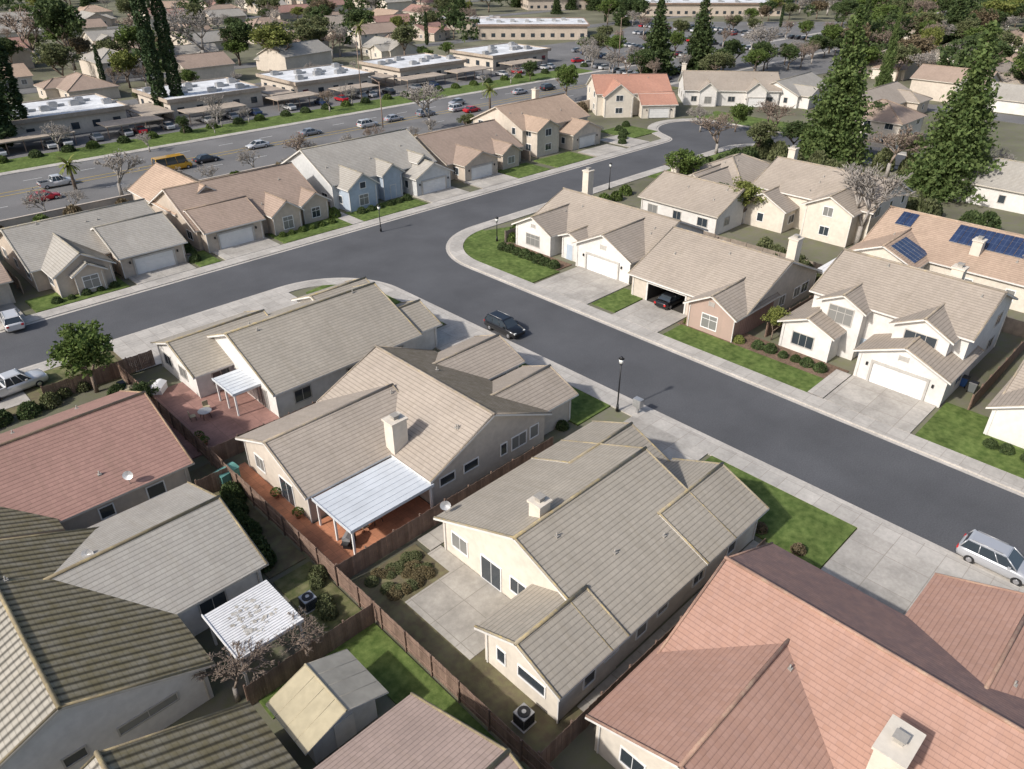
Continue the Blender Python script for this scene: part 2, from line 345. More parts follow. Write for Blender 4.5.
    for ty,k,side,a,w,h,zb in its:
        wx0,wx1,wy0,wy1=planes[k]
        pl={'-x':wx0,'+x':wx1,'-y':wy0,'+y':wy1}[side]; sg=-1 if side[0]=='-' else 1
        def fb(mb,a0,a1,z0,z1,d0,d1,m=0):
            q0,q1=sorted((pl+sg*d0,pl+sg*d1))
            if side[1]=='x': mb.box(q0,q1,a0,a1,z0,z1,m)
            else: mb.box(a0,a1,q0,q1,z0,z1,m)
        a0,a1=a-w/2,a+w/2
        if ty in('w','s','b'):
            f=MB(off); b=.09
            fb(f,a0-b,a0,zb-b,zb+h+b,-.02,.06); fb(f,a1,a1+b,zb-b,zb+h+b,-.02,.06); fb(f,a0,a1,zb+h,zb+h+b,-.02,.058); fb(f,a0,a1,zb-b,zb,-.02,.07)
            n=max(1,round(w/(.85 if h>.8 else 1.5)))
            for q in range(1,n): aa=a0+w*q/n; fb(f,aa-.02,aa+.02,zb,zb+h,-.02,.035)
            if h>1.3 and ty!='s': fb(f,a0,a1,zb+h*.66,zb+h*.66+.05,-.02,.033)
            fo=f.build('window' if ty!='s' else 'sliding_door',M['white'] if wall!='pale' else M['trimd'],root); p=MB(off); fb(p,a0,a1,zb,zb+h,-.02,.02); p.build('pane',M['glassl'] if (ty=='b' or random.random()<.3) else M['glass'],fo)
        elif ty=='v':
            f=MB(off)
            for q in range(5): fb(f,a0,a1,zb+h*q/5,zb+h*(q+.6)/5,-.02,.05)
            fb(f,a0-.06,a0,zb-.06,zb+h,-.02,.06); fb(f,a1,a1+.06,zb-.06,zb+h,-.02,.06); f.build('gable_vent',M['trimd'],root)
        elif ty=='g':
            f=MB(off); fb(f,a0,a1,.02,zb+h,-.02,.015)
            nrw=4; nc=max(2,int(w/1.2))
            for r_ in range(nrw):
                for c_ in range(nc):
                    fb(f,a0+w*c_/nc+.08,a0+w*(c_+1)/nc-.08,.02+h*r_/nrw+.07,.02+h*(r_+1)/nrw-.07,.015,.05)
            g=f.build('garage_door',M['garage'],root); f=MB(off)
            fb(f,a0-.2,a0,0,h+.22,-.02,.16); fb(f,a1,a1+.2,0,h+.22,-.02,.16); fb(f,a0,a1,h,h+.22,-.02,.158); f.build('door_frame',M['trimd'],g)
            f=MB(off); fb(f,a0+.1,a1-.1,.02,.1,.05,.06); f.build('door_seal',M['black'],g)
            for s_ in (a0-.55,a1+.55):
                f=MB(off); fb(f,s_-.09,s_+.09,1.75,2.05,-.02,.16); f.build('wall_lantern',M['black'],root)
        elif ty=='d':
            f=MB(off); fb(f,a0-.1,a1+.1,0,h+.1,-.02,.04,0); g=f.build('door_frame',M['trimw'],root); f=MB(off); fb(f,a0,a1,.03,h,.0,.06); f.build('door',M['bluew'],g)
    def roofz(x,y):
        z=0
        for m in ms:
            kd,X0,X1,Y0,Y1,ze,p=m[:7]
            if X0<=x<=X1 and Y0<=y<=Y1:
                if kd=='gx': d=min(y-Y0,Y1-y)
                elif kd=='gy': d=min(x-X0,X1-x)
                else: d=min(y-Y0,Y1-y,x-X0,X1-x)
                z=max(z,ze+d*p)
        return z
    for c in chim:
        x,y,w,d,zt,mt=c; f=MB(off); zb=max(0,roofz(x,y)-1.2) if roofz(x,y)>0 else 0
        f.box(x-w/2,x+w/2,y-d/2,y+d/2,zb,zt); f.box(x-w/2-.1,x+w/2+.1,y-d/2-.1,y+d/2+.1,zt,zt+.16)
        co=f.build('chimney',M[mt],ro); f=MB(off); f.box(x-.22,x+.22,y-.22,y+.22,zt+.16,zt+.42,0); f.box(x-.3,x+.3,y-.3,y+.3,zt+.45,zt+.5,0); f.box(x-.26,x-.22,y-.2,y+.2,zt+.42,zt+.45,0); f.build('chimney_cap',M['ventm'],ro)
    rr=random.Random(len(label)*13+int(abs(ms[0][1])*7))
    for q in range(vents):
        m=ms[0]; x=rr.uniform(m[1]+1.5,m[2]-1.5); y=rr.uniform(m[3]+1.5,m[4]-1.5); z=roofz(x,y); f=MB(off); f.tube((x,y,z-.1),(x,y,z+.3),.05,n=6); f.box(x-.13,x+.13,y-.13,y+.13,z-.12,z+.05); f.build('roof_vent',M['ventm'],ro)
    for x,y,z in dishes:
        f=MB(off); f.tube((x,y,z-.5),(x,y,z+.25),.025,n=5); c=Vector((x,y,z+.35)); ax=Vector((-.5,-.6,.45)).normalized(); e1=ax.cross(Vector((0,0,1))).normalized(); e2=ax.cross(e1)
        ring=[]; ctr=c-ax*.08
        for q in range(14):
            an=q*math.pi/7; ring.append(tuple(c+e1*math.cos(an)*.38+e2*math.sin(an)*.33))
        for q in range(14): f.face([tuple(ctr),ring[q],ring[(q+1)%14]])
        f.tube(tuple(c-e2*.3),tuple(c+ax*.4),.015,n=4); f.build('satellite_dish',M['metal'],ro)
    for k,side,a0,a1,s0,s1 in solar:
        m=ms[k]; X0,X1,Y0,Y1,ze,p=m[1:7]
        def pt(a,s,h):
            if side=='-x': return (X0+s,a,ze+s*p+h)
            if side=='-y': return (a,Y0+s,ze+s*p+h)
        f=MB(off); n=max(1,round((a1-a0)/1.0))
        for q in range(n):
            b0=a0+(a1-a0)*q/n+.03; b1=a0+(a1-a0)*(q+1)/n-.03
            T_=[pt(b0,s0,.14),pt(b1,s0,.14),pt(b1,s1,.14),pt(b0,s1,.14)]; B_=[pt(b0,s0,.08),pt(b1,s0,.08),pt(b1,s1,.08),pt(b0,s1,.08)]
            f.face(T_,0)
            for j in range(4): f.face([B_[j],B_[(j+1)%4],T_[(j+1)%4],T_[j]],1)
        f.build('solar_panel',[M['solar'],M['metal']],ro)
    return root
# ---------------- setting
zc=[0]
def slab(name,x0,x1,y0,y1,z,mt,poly=None):
    zc[0]+=1; z+=zc[0]*.0007; f=MB()
    if poly is None: f.box(x0,x1,y0,y1,-.02,z)
    else:
        f.face([(a,b,z) for a,b in poly]); 
        for i in range(len(poly)):
            a,b=poly[i],poly[(i+1)%len(poly)]; f.face([(a[0],a[1],-.02),(b[0],b[1],-.02),(b[0],b[1],z),(a[0],a[1],z)])
    return f.build(name,M[mt],kind='structure')
g=MB(); g.face([(-900,-900,0),(2500,-900,0),(2500,2500,0),(-900,2500,0)]); g.build('ground',M['ground'],kind='structure')
def arc(cx,cy,r,a0,a1,n=14): return [(cx+r*math.cos(R(a0+(a1-a0)*i/n)),cy+r*math.sin(R(a0+(a1-a0)*i/n))) for i in range(n+1)]
KS=[
 [(48.5,-90)]+arc(38.5,69.5,10,0,90)+[(-90,79.5)],
 [(148,-60)]+arc(138,69.5,10,0,90)+arc(70.5,68.5,11,90,180)+[(59.5,-90)],
 [(-90,90.5),(132,90.5)]+arc(134,94.5,4,-90,-30,5)+arc(148,91,10,150,0,16)+[(158,60),(157,-60)],
]
r=MB()
r.face([(48.5,-90,.004),(59.5,-90,.004),(59.5,85,.004),(48.5,85,.004)])
r.face([(-90,79.5,.008),(150,79.5,.008),(150,90.5,.008),(-90,90.5,.008)])
r.face([(a,b,.012) for a,b in arc(148,91,10,0,360,30)[:-1]])
r.face([(148,-60,.010),(157,-60,.010),(158,60,.010),(158,91,.010),(148,91,.010)])
def fan(c,pts,z):
    for i in range(len(pts)-1): r.face([(c[0],c[1],z),(*pts[i],z),(*pts[i+1],z)])
fan((48.5,79.5),arc(38.5,69.5,10,0,90),.0065); fan((59.5,79.5),arc(70.5,68.5,11,90,180),.0068); fan((148,79.5),arc(138,69.5,10,0,90),.0065)
fan((140,90.5),arc(134,94.5,4,-90,-30,5)+arc(148,91,10,150,130,3),.0066)
r.build('road',M['asphalt'],kind='structure')
def offs(poly,d):
    out=[]
    for i,p in enumerate(poly):
        a=Vector(poly[max(0,i-1)]); b=Vector(poly[min(len(poly)-1,i+1)]); t=(b-a).normalized(); n=Vector((-t.y,t.x)); out.append((p[0]+n.x*d,p[1]+n.y*d))
    return out
def dense(poly,st=6):
    o=[poly[0]]
    for a,b in zip(poly,poly[1:]):
        L=math.dist(a,b); n=max(1,int(L/st)) if L>st else 1
        for i in range(1,n+1): o.append((a[0]+(b[0]-a[0])*i/n,a[1]+(b[1]-a[1])*i/n))
    return o
kb=MB(); sw=MB(); gt=MB()
for P in KS:
    P=dense(P)
    o0,o1,o2,og=offs(P,0),offs(P,.16),offs(P,1.95),offs(P,-.42)
    for i in range(len(P)-1):
        q=lambda L0,L1,z0,z1,mb: mb.face([(*L0[i],z0),(*L0[i+1],z0),(*L1[i+1],z1),(*L1[i],z1)])
        q(og,o0,.016,.016,gt); q(o0,o0,.0,.13,kb); q(o0,o1,.13,.13,kb); q(o1,o2,.126,.126,sw); q(o2,o2,.126,-.01,sw)
kb.build('kerb',M['kerb'],kind='structure'); sw.build('sidewalk',M['conc'],kind='structure'); gt.build('gutter',M['kerb'],kind='structure')
slab('arterial_road',-150,700,131,158.6,.02,'asphalt2')
f=MB()
for x in range(-60,420,9): f.box(x,x+3,138.2,138.35,.03,.048); f.box(x,x+3,152.2,152.35,.03,.048)
f.build('lane_marking',M['markw'],kind='structure')
f=MB(); f.box(-150,500,144.6,144.75,.03,.049); f.box(-150,500,146.6,146.75,.03,.049); f.build('centre_marking',M['marky'],kind='structure')
slab('arterial_sidewalk',-150,700,158.5,160.5,.12,'conc'); slab('verge',-150,700,160.5,170,.10,'lawn'); slab('arterial_sidewalk',-150,700,129,131,.12,'conc'); slab('verge',-150,700,124.4,129,.10,'lawndull')
slab('apartment_court',-150,260,170,215,.05,'asphalt2')
for y in (243,311,393): slab('far_street',-100,700,y,y+9,.05,'asphalt2')
for x in (205,262,330): slab('far_street',x,x+9,-60,120,.06,'asphalt2')
slab('driveway',59.5+2,69.7,50.2,58.5,.128,'drive'); slab('driveway',61.5,67.3,40.2,46.4,.128,'drive'); slab('driveway',61.5,67.8,13.6,21.4,.128,'drive'); slab('driveway',61.5,66,-4,2.5,.128,'drive')
slab('lawn',62.2,68.3,46.6,50,.115,'lawn'); slab('lawn',61.5,65,22.0,39.5,.115,'lawn'); slab('planting_bed',65,68.2,22,40,.09,'mulch')
slab('lawn',61.5,69,3.0,13.2,.115,'lawn'); slab('planting_bed',65,69.4,59.5,71,.1,'mulch'); slab('lawn',0,0,0,0,.115,'lawn',poly=[(61.5,59),(66.5,59),(66.5,70),(74,75.5),(70,77)]+arc(70.5,68.5,9,92,178,8))
slab('driveway',40.1,46.6,24.2,32,.128,'drive'); slab('lawn',40.6,46.5,11.6,23.8,.115,'lawn'); slab('driveway',37,46.6,2,11.5,.128,'drive')
slab('lawn',42,46.5,34.5,40.5,.115,'lawn'); slab('front_walk',40,46.6,40.7,42.2,.125,'conc'); slab('driveway',42.2,46.6,50.2,57.5,.128,'drive'); slab('lawn',43,46.4,43,49.8,.115,'lawn'); slab('lawn',0,0,0,0,.115,'lawn',poly=[(42.5,58),(46.5,58)]+arc(38.5,69.5,8,5,60,8)+[(40,76),(38,70)])
slab('front_yard',-20,38,71,77.6,.06,'dirt'); slab('side_path',18,38.5,71,77.55,.09,'conc'); slab('driveway',2,9,72.5,77.6,.11,'drive'); slab('lawn',10,17.6,73,77.5,.10,'lawndull')
for x0,x1 in ((26.5,34),(38,46),(73,81),(84,92.5),(114,123)): slab('driveway',x0,x1,92.5,97.5,.128,'drive')
slab('driveway',6,14,92.5,98,.128,'drive')
for x0,x1,y1 in ((15.2,25.6,97),(34.6,37.4,98),(46.8,58,97.5),(60,72.2,98),(93,101,99),(103,113,99)): slab('lawn',x0,x1,92.6,y1,.115,'lawn')
slab('front_walk',57.9,59.9,92.6,104,.122,'conc')
slab('driveway',124.5,131,92.6,101,.128,'drive'); slab('lawn',131,140,97,106,.115,'lawn'); slab('lawn',110,136,72,77.4,.115,'lawn'); slab('lawn',158.5,168,70,100,.113,'lawn')
slab('side_path',61.5,67.6,21.5,23,.121,'conc')
slab('patio',18.8,23.8,22.7,29,.06,'patio'); slab('patio',22.6,23.8,29,31.4,.058,'patio'); slab('dry_yard',16.9,22.6,15.4,32.8,.03,'dirt'); slab('patio',17.4,26,33.8,39.6,.07,'terra'); slab('patio',17.4,18.6,39.6,50,.065,'terra'); slab('patio',12.5,24,53.5,66,.07,'redpatio')
slab('side_path',23,40,31.5,33,.05,'patio'); slab('side_path',21,40,15.3,16.2,.05,'patio')
slab('lawn',13.9,16.4,11,29,.05,'lawn'); slab('lawn',8.5,13.9,27.4,29,.048,'lawn'); slab('lawn',13.6,16.4,30,36.5,.046,'lawndull'); slab('dry_yard',13.6,16.4,37,52,.03,'dirt')
slab('parking_lot',0,0,0,0,.07,'asphalt2',poly=[at(545,62),at(700,92),at(850,70),at(900,22),at(640,22),at(600,40)])
# ---------------- houses
HN=house
HN('tan house with short ridge chimney, between the patio cover house and big red roof',
 [('gx',23.4,36.5,15.9,31.5,2.8,.42),('gx',33,40.3,23.9,31.5,2.8,.42),('gx',33,40.7,15.9,23.9,2.8,.42),('gx',19.1,25,15.9,22.5,2.8,.42)],
 'cream','tanN',[('s',0,'-x',26.2,1.8,2.0,.1),('w',0,'-x',29.3,1.5,1.2,1.0),('w',3,'-x',20.7,.6,1.0,1.1),('w',3,'-x',18.3,2.0,.8,1.3),('w',0,'-y',24,1.2,.6,1.6),('w',0,'-y',29,1,.9,1.3)],
 chim=[(26.4,24.4,.95,.95,6.7,'cream')],trim='trimw',dishes=[(24.2,31.1,3.3)])
HN('beige house with cream chimney and pale flat patio cover in the near row',
 [('gy',25.7,38.7,34.6,50,2.8,.45),('gx',18.2,30,39.4,49.8,2.8,.42),('gx',34,42.7,35.2,42.0,2.7,.42),('gx',34,43.5,42.5,49.5,2.7,.42)],
 'beige','tan',[('w',0,'-y',27.6,1.4,.7,1.5),('w',0,'-y',30,1.4,.7,1.5),('w',0,'-y',33.5,.6,1.0,1.1),('w',0,'-y',37,.9,1.1,1.1),('s',1,'-x',43,1.8,2,.1),('w',1,'-x',47,1.3,1.2,1)],
 chim=[(26.5,39.6,1.35,1.1,5.5,'cream')],trim='trimw',dishes=[])
HN('grey tan tiled house on the street corner with red concrete patio beside it',
 [('gx',23.5,40,53.4,68.6,2.8,.42),('gx',20,30,61.5,71,2.6,.38),('gx',36,43,54,61,2.7,.42),('gx',35,42,61.5,70,2.7,.42)],
 'pale','tanN',[('s',0,'-x',56.5,1.8,2,.1),('w',1,'-x',65,1.5,1.1,1),('w',0,'-y',26.5,1.6,1.2,.9)],trim='trimw')
HN('large red tiled house at the bottom right corner with a wide cream chimney',
 [('gy',24.9,37.7,-8,14.1,2.8,.47),('gx',19.3,31,3.4,14.3,2.8,.36),('gx',32,42.6,-4.5,5.5,2.7,.36),('gx',34,41.6,-11,-5,2.7,.4)],
 'cream','red',[('w',1,'-x',11.5,1.4,1.1,1),('w',1,'-x',7,1.4,1.1,1)],chim=[(26.6,2.3,2.1,1.3,5.9,'cream')],trim='trimw')
HN('red brown tiled house at the left edge behind the pickup truck',
 [('gx',-14,14.5,49,63.5,2.8,.42,0),('gy',-13,5,47.6,60,2.9,.42,1)],'tanw',['redM','greyS'],[('w',0,'-y',11.5,1.2,1.0,1.1),('w',0,'-y',8,.9,.9,1.2)],dishes=[(10,49.5,3.4)])
HN('house at the left edge with dark mossy barrel tiles and grey tiled wing',
 [('gy',-6.7,7.3,30.6,46.2,2.8,.44),('gx',0,13.2,35.5,47,2.8,.35,1)],'pale',['greyS','grey'],[('w',0,'-y',3.6,3.0,.5,1.5),('w',1,'-y',9.5,1.6,1.2,1.0),('w',0,'-y',0,1.0,.6,1.6)],dishes=[(5,42,4.3)])
HN('house with mossy barrel tiled roof at the bottom left edge and pinkish tiled wing',
 [('gy',-6,7.5,6,27.2,2.8,.44,0),('gx',5,13.9,7,21.6,2.8,.42,1)],'beige',['greyS','pink'])
HN('tan tiled corner lot house with white double garage and twin front gables',
 [('gy',72,86,50,70,3.0,.42),('gx',69.2,78,50,59.5,3.0,.5),('gx',69,78,63,70.3,3.0,.5),('gx',70.2,78,59.2,62.8,3.0,.4)],'pale','tan',
 [('g',1,'-x',54.7,5.0,2.2,0),('v',1,'-x',54.7,.8,.6,3.4),('w',2,'-x',66.6,2.4,1.5,.8),('d',3,'-x',61,1,2.1,0),('v',2,'-x',66.6,.7,.5,3.3)],chim=[(84.8,70.3,1.2,1.1,7.2,'cream')],trim='trimw')
HN('tan roofed house directly behind the corner house with twin gables',[('gy',91.5,104,52,66,3.0,.42),('gx',96,110,58,66,3,.42)],'pale','tan')
HN('brick fronted house with open dark garage between two pale houses',
 [('gy',67,84,33,48.8,2.8,.42),('gx',64.8,74,33,39.5,2.8,.55,0,1)],'beige','tan',[('w',1,'-x',36.3,1.8,1.5,.7),('v',1,'-x',36.3,.6,.5,3.3),('w',0,'-y',79,1.4,1.1,1)],chim=[(82.5,36.3,1.3,1.1,6.3,'cream')],wmats=['brick'],trim='trimw',hole=(0,40.9,46,2.25))
HN('two storey pale house with white double garage and upstairs gables on the right',
 [('gy',71.5,84.5,13.2,29,5.5,.42),('gx',67.2,76,13,21.8,2.9,.42),('gx',70,80,14.4,20.2,5.3,.5),('gx',67.8,76,24,30,2.9,.42),('gx',70.2,80,22.5,27.5,5.3,.5)],'pale','tan',
 [('g',1,'-x',17.4,4.9,2.2,0),('v',1,'-x',17.4,.8,.5,3.3),('w',2,'-x',17.3,2.8,1.1,4.0),('w',4,'-x',25,2.4,1.7,3.5),('w',3,'-x',27.2,2.2,1.3,.9),('d',0,'-x',22.7,1,2.1,0)],chim=[(79.3,18,1.1,1.1,8.9,'cream')],trim='trimw')
HN('pale stucco house at the right edge beside the trash bins',[('gy',68,82,-8,9.3,2.8,.42),('gx',65.5,74,.5,9.6,2.8,.5),('gx',65.5,74,-8,.2,2.8,.5)],'pale','tan',[('w',1,'-x',5,2.0,1.3,.9),('v',1,'-x',5,.6,.5,3.3)],trim='trimw')
HN('single storey hip roofed house behind the green bushes near the road bend',[('h',106,121,56.5,69,3,.45),('gx',102,112,60,67,3,.5)],'cream','tan',chim=[(104,68,1,1,6,'cream')])
HN('two storey cream house with chimney below the tallest conifer',[('gy',103,117,35.5,54,4.8,.42),('gx',99.5,110,46,54,3.2,.5),('gx',100.5,110,37,44.5,4.6,.5)],'cream','tan',chim=[(113,53,1.1,1.1,8.6,'cream')],trim='trimw')
HN('tan house with blue solar panels on its roof at the right edge',[('gy',95,110,13,33.5,3.2,.42),('gx',91,102,25,33.7,3.2,.42)],'cream','orange',chim=[(98.2,21.2,1.2,1.1,6.0,'cream')],trim='trimw',
 solar=[(0,'-x',13.5,24.6,3.8,6.9),(1,'-y',92,96.6,.7,3.8),(0,'-x',29.5,31.5,4.6,7)])
HN('orange tan roofed house behind the rusty bare tree on the right',[('h',160,173,54,68,5,.45)],'cream','brown',chim=[(165,66,1.1,1.1,9,'cream')])
HN('pale house glimpsed right of the right hand conifer',[('gy',134,147,20,36,3.2,.45)],'pale','grey')
HN('small tan house at the right edge above the solar panel house',[('gy',124,136,0,16,3.2,.45)],'cream','tan')
HN('brown roofed house cut off by the left edge with a white car outside',[('gx',-10,14.8,97,112,2.8,.42),('gy',4,12,95,104,2.8,.42)],'beige','brown',[('g',1,'-y',8,4.8,2.2,0)])
HN('grey tiled house with steep front gable and white garage, second from the left edge',
 [('gx',16.8,34.3,98.5,114,2.8,.42),('gy',18.2,25.3,94.3,106,2.8,.6),('gx',25.8,34.6,95.2,108,2.8,.38),('gy',20,24,93.6,100,2.6,.6)],'tanw','grey',[('g',2,'-y',30.2,4.9,2.2,0),('w',3,'-y',22,1.7,1.5,.7)],trim='trimw')
HN('brown roofed house with several small front gables, left of the blue gabled house',
 [('gx',36.8,56.8,98,114,2.9,.5),('gx',37.3,46.3,96.2,106,2.9,.42),('gy',47,52.2,95.8,106,2.9,.7),('gy',52.6,57.6,97.2,106,2.9,.6),('gy',37,47,104,121,3.6,.62,1)],'tanw',['brown','orange'],[('g',1,'-y',41.8,4.9,2.2,0),('w',2,'-y',49.6,1.5,1.7,.7),('w',3,'-y',55,1.3,1.4,.8)],trim='trimw',chim=[])
HN('grey roofed house with pale blue front gable and steep roof beside the bare tree',
 [('gx',59.5,80.5,100,116,4.0,.5),('gy',60.5,66.5,97,108,3.6,.7,0,1),('gy',68,72.5,98.5,108,4.0,.7,0,1),('gy',73,81,96.4,108,2.9,.5),('gy',75.5,78.5,99,106,4.6,.7)],'greyw','grey',[('g',3,'-y',77,4.9,2.2,0),('w',1,'-y',63.5,1.6,1.6,.8),('w',1,'-y',63.5,1.0,.9,3.4),('d',2,'-y',70.2,1,2.2,0)],trim='trimw',wmats=['bluew'])
HN('brown roofed single storey house with wide garage right of the blue gabled house',
 [('gx',82.5,101.5,100,116,2.9,.45),('gy',84,92.6,97,108,2.9,.42),('gy',94,99,98,108,2.9,.6)],'tanw','brown',[('g',1,'-y',88.3,4.9,2.2,0)])
HN('two storey orange tan roofed house with white garage near the road bend',
 [('gx',104,124,103,118,4.8,.45),('gy',114,123.4,98.8,110,3.0,.42),('gy',105,112,100,110,4.8,.5)],'beige','orange',[('g',1,'-y',118.7,4.9,2.2,0)],chim=[(122,117,1.1,1.1,8.4,'cream')])
c=at(628,112); HN('red roofed two storey house at the end of the street bend',[('gx',-9,9.5,-4,9,4.9,.5),('gy',-7.5,0,-6.5,4,4.6,.75),('gx',1,9.8,-8,1,3,.45)],'cream','salmon',[('g',2,'-y',5.4,4.8,2.2,0)],origin=c,rot=-R(44.5)+.1,trim='trimw')
c=at(728,103); HN('wide grey tan roofed house with two small front gables beyond the bend',[('gx',-12,12,-4,10,3.6,.5),('gy',-8.5,-3.5,-5.5,4,3.6,.8),('gy',3,8.5,-5.5,4,3.6,.8)],'pale','tan',[('w',1,'-y',-6,1.6,1.5,.8),('g',2,'-y',5.8,4,2.2,0)],origin=c,rot=-R(44.5)-.08,chim=[(-11,8,1,1,8,'cream')],trim='trimw')
far=[(905,62,'orange','cream','far orange roofed house between the two big conifers'),(950,60,'tan','cream','far cream house above the right hand conifer'),(1005,48,'orange','cream','far orange roofed house at the top right edge'),(1000,108,'grey','pale','far pale house right of the right hand conifer'),
(790,100,'grey','pale','far pale house behind the tallest conifer')]
for i,(px,py,rf,wl,lb) in enumerate(far):
    rr=random.Random(i); w=rr.uniform(9,13); house(lb,[('gx',-w,w,-6.5,6.5,3,.42),('gy',-w+1,-w+9,-9,3,3,.42)],wl,rf,origin=at(px,py),rot=rr.choice([0,math.pi/2,-R(44.5),0])+0.01*i,simple_=True,vents=0)
rr=random.Random(11); FH=[]
def farh(x,y,rot):
    px,py=proj(x,y)
    if not(-40<px<1064 and -22<py<112): return
    if 450<px<870 and py>0: return
    if any(math.hypot(px-q[0],(py-q[1])*2)<34 for q in far): return
    FH.append((px,py)); w=rr.uniform(7.5,11.5); rf=rr.choice(['orange','brown','tan','grey','brown','brown','redM','grey'])
    two=rr.random()<.25; ze=4.8 if two else 3
    word={'orange':'orange','brown':'brown','tan':'tan','grey':'grey','redM':'red'}[rf]
    lb=f'distant {word} roofed house in the rows along the top of the picture'
    house(lb,[(rr.choice(['gx','gx','h']),-w,w,-6.5,6.5,ze,.42),(rr.choice(['gy','gy','h']),*( (-w+1,-w+9) if rr.random()<.5 else (w-9,w-1)),-9.5,3,3,.42)],rr.choice(['cream','beige','tanw','beige']),rf,origin=(x,y),rot=rot+rr.choice([0,0,0,math.pi/2,.2,-.2]),simple_=True,vents=0,group=lb.replace('house','houses').replace('distant ',''))
PI=math.pi
for y,rt in ((231,PI),(262,0),(300,PI),(331,0),(381,PI),(413,0),(450,PI)):
    x=-40
    while x<520: farh(x+rr.uniform(-3,3),y+rr.uniform(-4,4),rt); x+=rr.uniform(26,38)
for x,rt in ((193,-PI/2),(226,PI/2),(250,-PI/2),(285,PI/2),(318,-PI/2),(352,PI/2),(390,0)):
    y=-20
    while y<150: 
        if proj(x,y)[0]>855: farh(x+rr.uniform(-3,3),y,rt)
        y+=rr.uniform(26,34)
def flatb(label,cx,cy,w,d,h,rot=0,fascia='roofedge',wall='beige',units=6,name='apartment_building',cat='building',seed=0,win=True):
    root=empty(name,(cx,cy,0),rot,label=label,cat=cat); f=MB(); f.box(-w/2,w/2,-d/2,d/2,0,h-.5); f.build('wall',M[wall],root)
    f=MB(); f.box(-w/2-.8,w/2+.8,-d/2-.8,d/2+.8,h-.5,h,1); f.box(-w/2-.5,w/2+.5,-d/2-.5,d/2+.5,h,h+.02,0)
    for a in ((-w/2-.8,w/2+.8,-d/2-.8,-d/2-.5),(-w/2-.8,w/2+.8,d/2+.5,d/2+.8),(-w/2-.8,-w/2-.5,-d/2-.5,d/2+.5),(w/2+.5,w/2+.8,-d/2-.5,d/2+.5)): f.box(*a,h,h+.3,1)
    ro=f.build('roof',[M['flatroof'],M[fascia]],root); rr=random.Random(seed)
    for i in range(units):
        f=MB(); x=-w/2+(i+.5)*w/units+rr.uniform(-1,1); y=rr.uniform(-d/3,d/3); f.box(x-.9,x+.9,y-.7,y+.7,h+.02,h+1.0); f.box(x-.6,x+.6,y-.45,y+.45,h+1.0,h+1.12); f.box(x+.9,x+2.4,y-.25,y+.25,h+.02,h+.5); f.build('rooftop_unit',M['metal'],ro)
    if win:
        for i in range(int(w/4)):
            f=MB(); x=-w/2+(i+.5)*w/int(w/4); f.box(x-.8,x+.8,-d/2-.06,-d/2+.1,1,2.4); f.build('window',M['glass'],root)
        for i in range(int(d/4)):
            f=MB(); y=-d/2+(i+.5)*d/int(d/4); f.box(-w/2-.06,-w/2+.1,y-.8,y+.8,1,2.4); f.build('window',M['glass'],root)
for i,(x0,x1,nm) in enumerate(((34,60,'leftmost of the five flat roofed blocks beyond the main road'),(70,93,'second flat roofed block, right of the cypress pair'),(103,126,'third flat roofed block from the left beyond the main road'),(136,160,'fourth flat roofed block from the left beyond the main road'),(172,197,'rightmost of the flat roofed blocks beyond the main road'))):
    flatb(nm,(x0+x1)/2,193,x1-x0,19,4.2,0,seed=i,wall='beige',units=8)
def carport(label,cx,cy,w,d,rot=0,group=None):
    root=empty('carport',(cx,cy,0),rot,label=label,cat='carport',group=group); f=MB(); f.box(-w/2,w/2,-d/2,d/2,2.4,2.62); f.build('roof_panel',M['roofedge'],root)
    n=int(w/3)
    for i in range(n+1):
        f=MB(); x=-w/2+.3+(w-.6)*i/n; f.box(x-.07,x+.07,-d/2+.5,-d/2+.64,0,2.4); f.build('post',M['brownfascia'],root)
OR='leftmost second third fourth fifth sixth seventh eighth'.split()
for i,(x0,x1,y) in enumerate(((30,46,176),(52,64,176),(70,84,177),(92,104,177),(110,122,177),(132,146,178),(150,164,178),(172,186,178),(62,69,186),(94.5,101,188),(127.5,134,190))):
    carport((OR[i]+' tan carport in the row in front of the flat roofed blocks') if i<8 else ('carport tucked between two flat roofed blocks, %s gap from the left'%['first','second','third'][i-8]),(x0+x1)/2,y,x1-x0,6 if i<8 else 14)
c=at(532,36); flatb('commercial building with white flat roof and brown band at the top centre',*c,44,26,5.5,-R(44.5),fascia='brownfascia',wall='tanw',name='commercial_building',units=8)
c=at(700,14); flatb('long low shopping building with brown edge behind the parking lot',*c,80,24,6,-R(44.5),fascia='brownfascia',wall='tanw',name='commercial_building',units=9,seed=4)
c=at(575,8); flatb('orange brown commercial building behind the white roofed one',*c,60,20,6,-R(44.5)+.2,fascia='brownfascia',wall='tanw',name='commercial_building',units=4,seed=5)
c=at(470,28); flatb('smaller flat grey building left of the commercial building',*c,26,14,4,-R(44.5),wall='tanw',name='commercial_building',units=4,seed=6)
